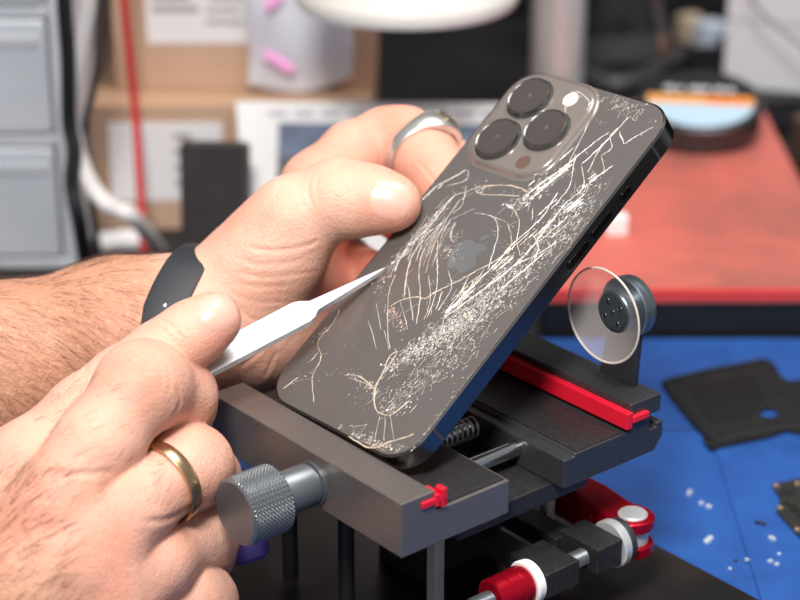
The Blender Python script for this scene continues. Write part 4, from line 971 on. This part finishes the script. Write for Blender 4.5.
bits = [(689, 494, 1.9, 0, 'silver fragment on the blue mat, nearest the red cam lever'), (706, 505, 1.9, 0, 'silver fragment just right of the one nearest the cam lever'), (709, 542, 2.1, 0, 'silver fragment on the blue mat, lower left of the group near the black base'), (757, 524, 1.8, 1, 'dark fragment lying left of the circuit board on the blue mat'),
        (774, 539, 1.7, 0, 'silver fragment close below the dark one by the circuit board'), (748, 559, 1.4, 0, 'bright fragment in the lower middle of the scattered bits'), (770, 564, 1.6, 0, 'bright fragment at the lower right of the scattered bits'), (729, 568, 1.2, 0, 'tiny fragment at the lower left of the scattered bits near the black base'),
        (736, 562, 1.2, 1, 'tiny dark fragment beside the tiny bright one at lower left of the bits'), (781, 555, 1.1, 0, 'tiny fragment at the far right of the scattered bits')]
for x, y, s, dk_, lab in bits:
    P = on_z(x, y); bm = nb()
    for _ in range(1 if s < 1.5 else 2):
        o_ = rng.normal(0, s*.55, 2); k = int(rng.integers(4, 6)); a0 = rng.random()*6
        poly = [(o_[0]+s*.75*rng.uniform(.6, 1.1)*math.cos(a0+6.283*i/k), o_[1]+s*.75*rng.uniform(.6, 1.1)*math.sin(a0+6.283*i/k)) for i in range(k)]
        prism(bm, poly, XYZ, 0.02, s*.55)
    o = obj('glass_fragment', bm, m_bitd if dk_ else m_bit, None, bevel=.12); o.location = (P*MM).tolist()
    props(o, lab, 'fragment', 'fragments scattered on the blue mat')
# ---- purple handle held in the fist, showing under the knob
hd = thing('driver_handle', 'purple and blue plastic tool handle showing between the fist and the knurled knob', 'tool handle', tuple(at(252, 562, 668)))
h0, h1 = at(252, 562, 668), at(226, 470, 668)
d_ = Vector(h1-h0); L_ = d_.length
bm = nb(); lathe(bm, (0, 0, 0), d_, [(0, .1), (.3, 4.5), (1.6, 6.2), (4, 6.9), (10, 6.6), (L_*.6, 6.0), (L_*.6, .1)], 30); obj('grip', bm, M['purple'], hd)
bm = nb(); lathe(bm, d_*.6, d_, [(0, .1), (0, 6.1), (L_*.38, 5.6), (L_*.4, .1)], 30); obj('collar', bm, M['silicone'], hd)
# ================================================================== camera and light
cam = bpy.data.cameras.new('camera'); co = bpy.data.objects.new('camera', cam); C.objects.link(co)
co.location = (0, 0, CAMZ*MM); co.rotation_euler = (PI/2-PITCH, 0, 0)
cam.sensor_width = 36; cam.sensor_fit = 'HORIZONTAL'; cam.lens = F_PX/800*36; cam.clip_start = .02; cam.clip_end = 20
cam.dof.use_dof = True; cam.dof.focus_distance = .650; cam.dof.aperture_fstop = 8.0; cam.dof.aperture_blades = 7
sc.camera = co
def area(name, loc, target, size, power, col=(1, 1, 1), shape='DISK', spread=180):
    l = bpy.data.lights.new(name, 'AREA'); l.shape = shape; l.size = size; l.energy = power; l.color = col
    o = bpy.data.objects.new(name, l); C.objects.link(o); o.location = loc
    l.spread = math.radians(spread)
    o.rotation_euler = (Vector(target)-Vector(loc)).to_track_quat('-Z', 'Y').to_euler()
    return o
area('flash_light', (-.10, .03, .84), (.07, .64, .08), .22, 1.62, (1, .97, .95), spread=62)
area('ceiling_light', (.25, .75, 1.35), (.05, 1.0, 0), .8, 14.0, (1, .98, .96))
w = bpy.data.worlds.new('world'); sc.world = w; w.use_nodes = True
bg = w.node_tree.nodes['Background']; bg.inputs['Color'].default_value = (.92, .96, 1, 1); bg.inputs['Strength'].default_value = .30
sc.view_settings.view_transform = 'Standard'; sc.view_settings.look = 'None'; sc.view_settings.gamma = 1; sc.view_settings.exposure = 0
sc.view_settings.use_curve_mapping = False
sc.cycles.use_denoising = True
sc.cycles.max_bounces = 8; sc.cycles.transparent_max_bounces = 12
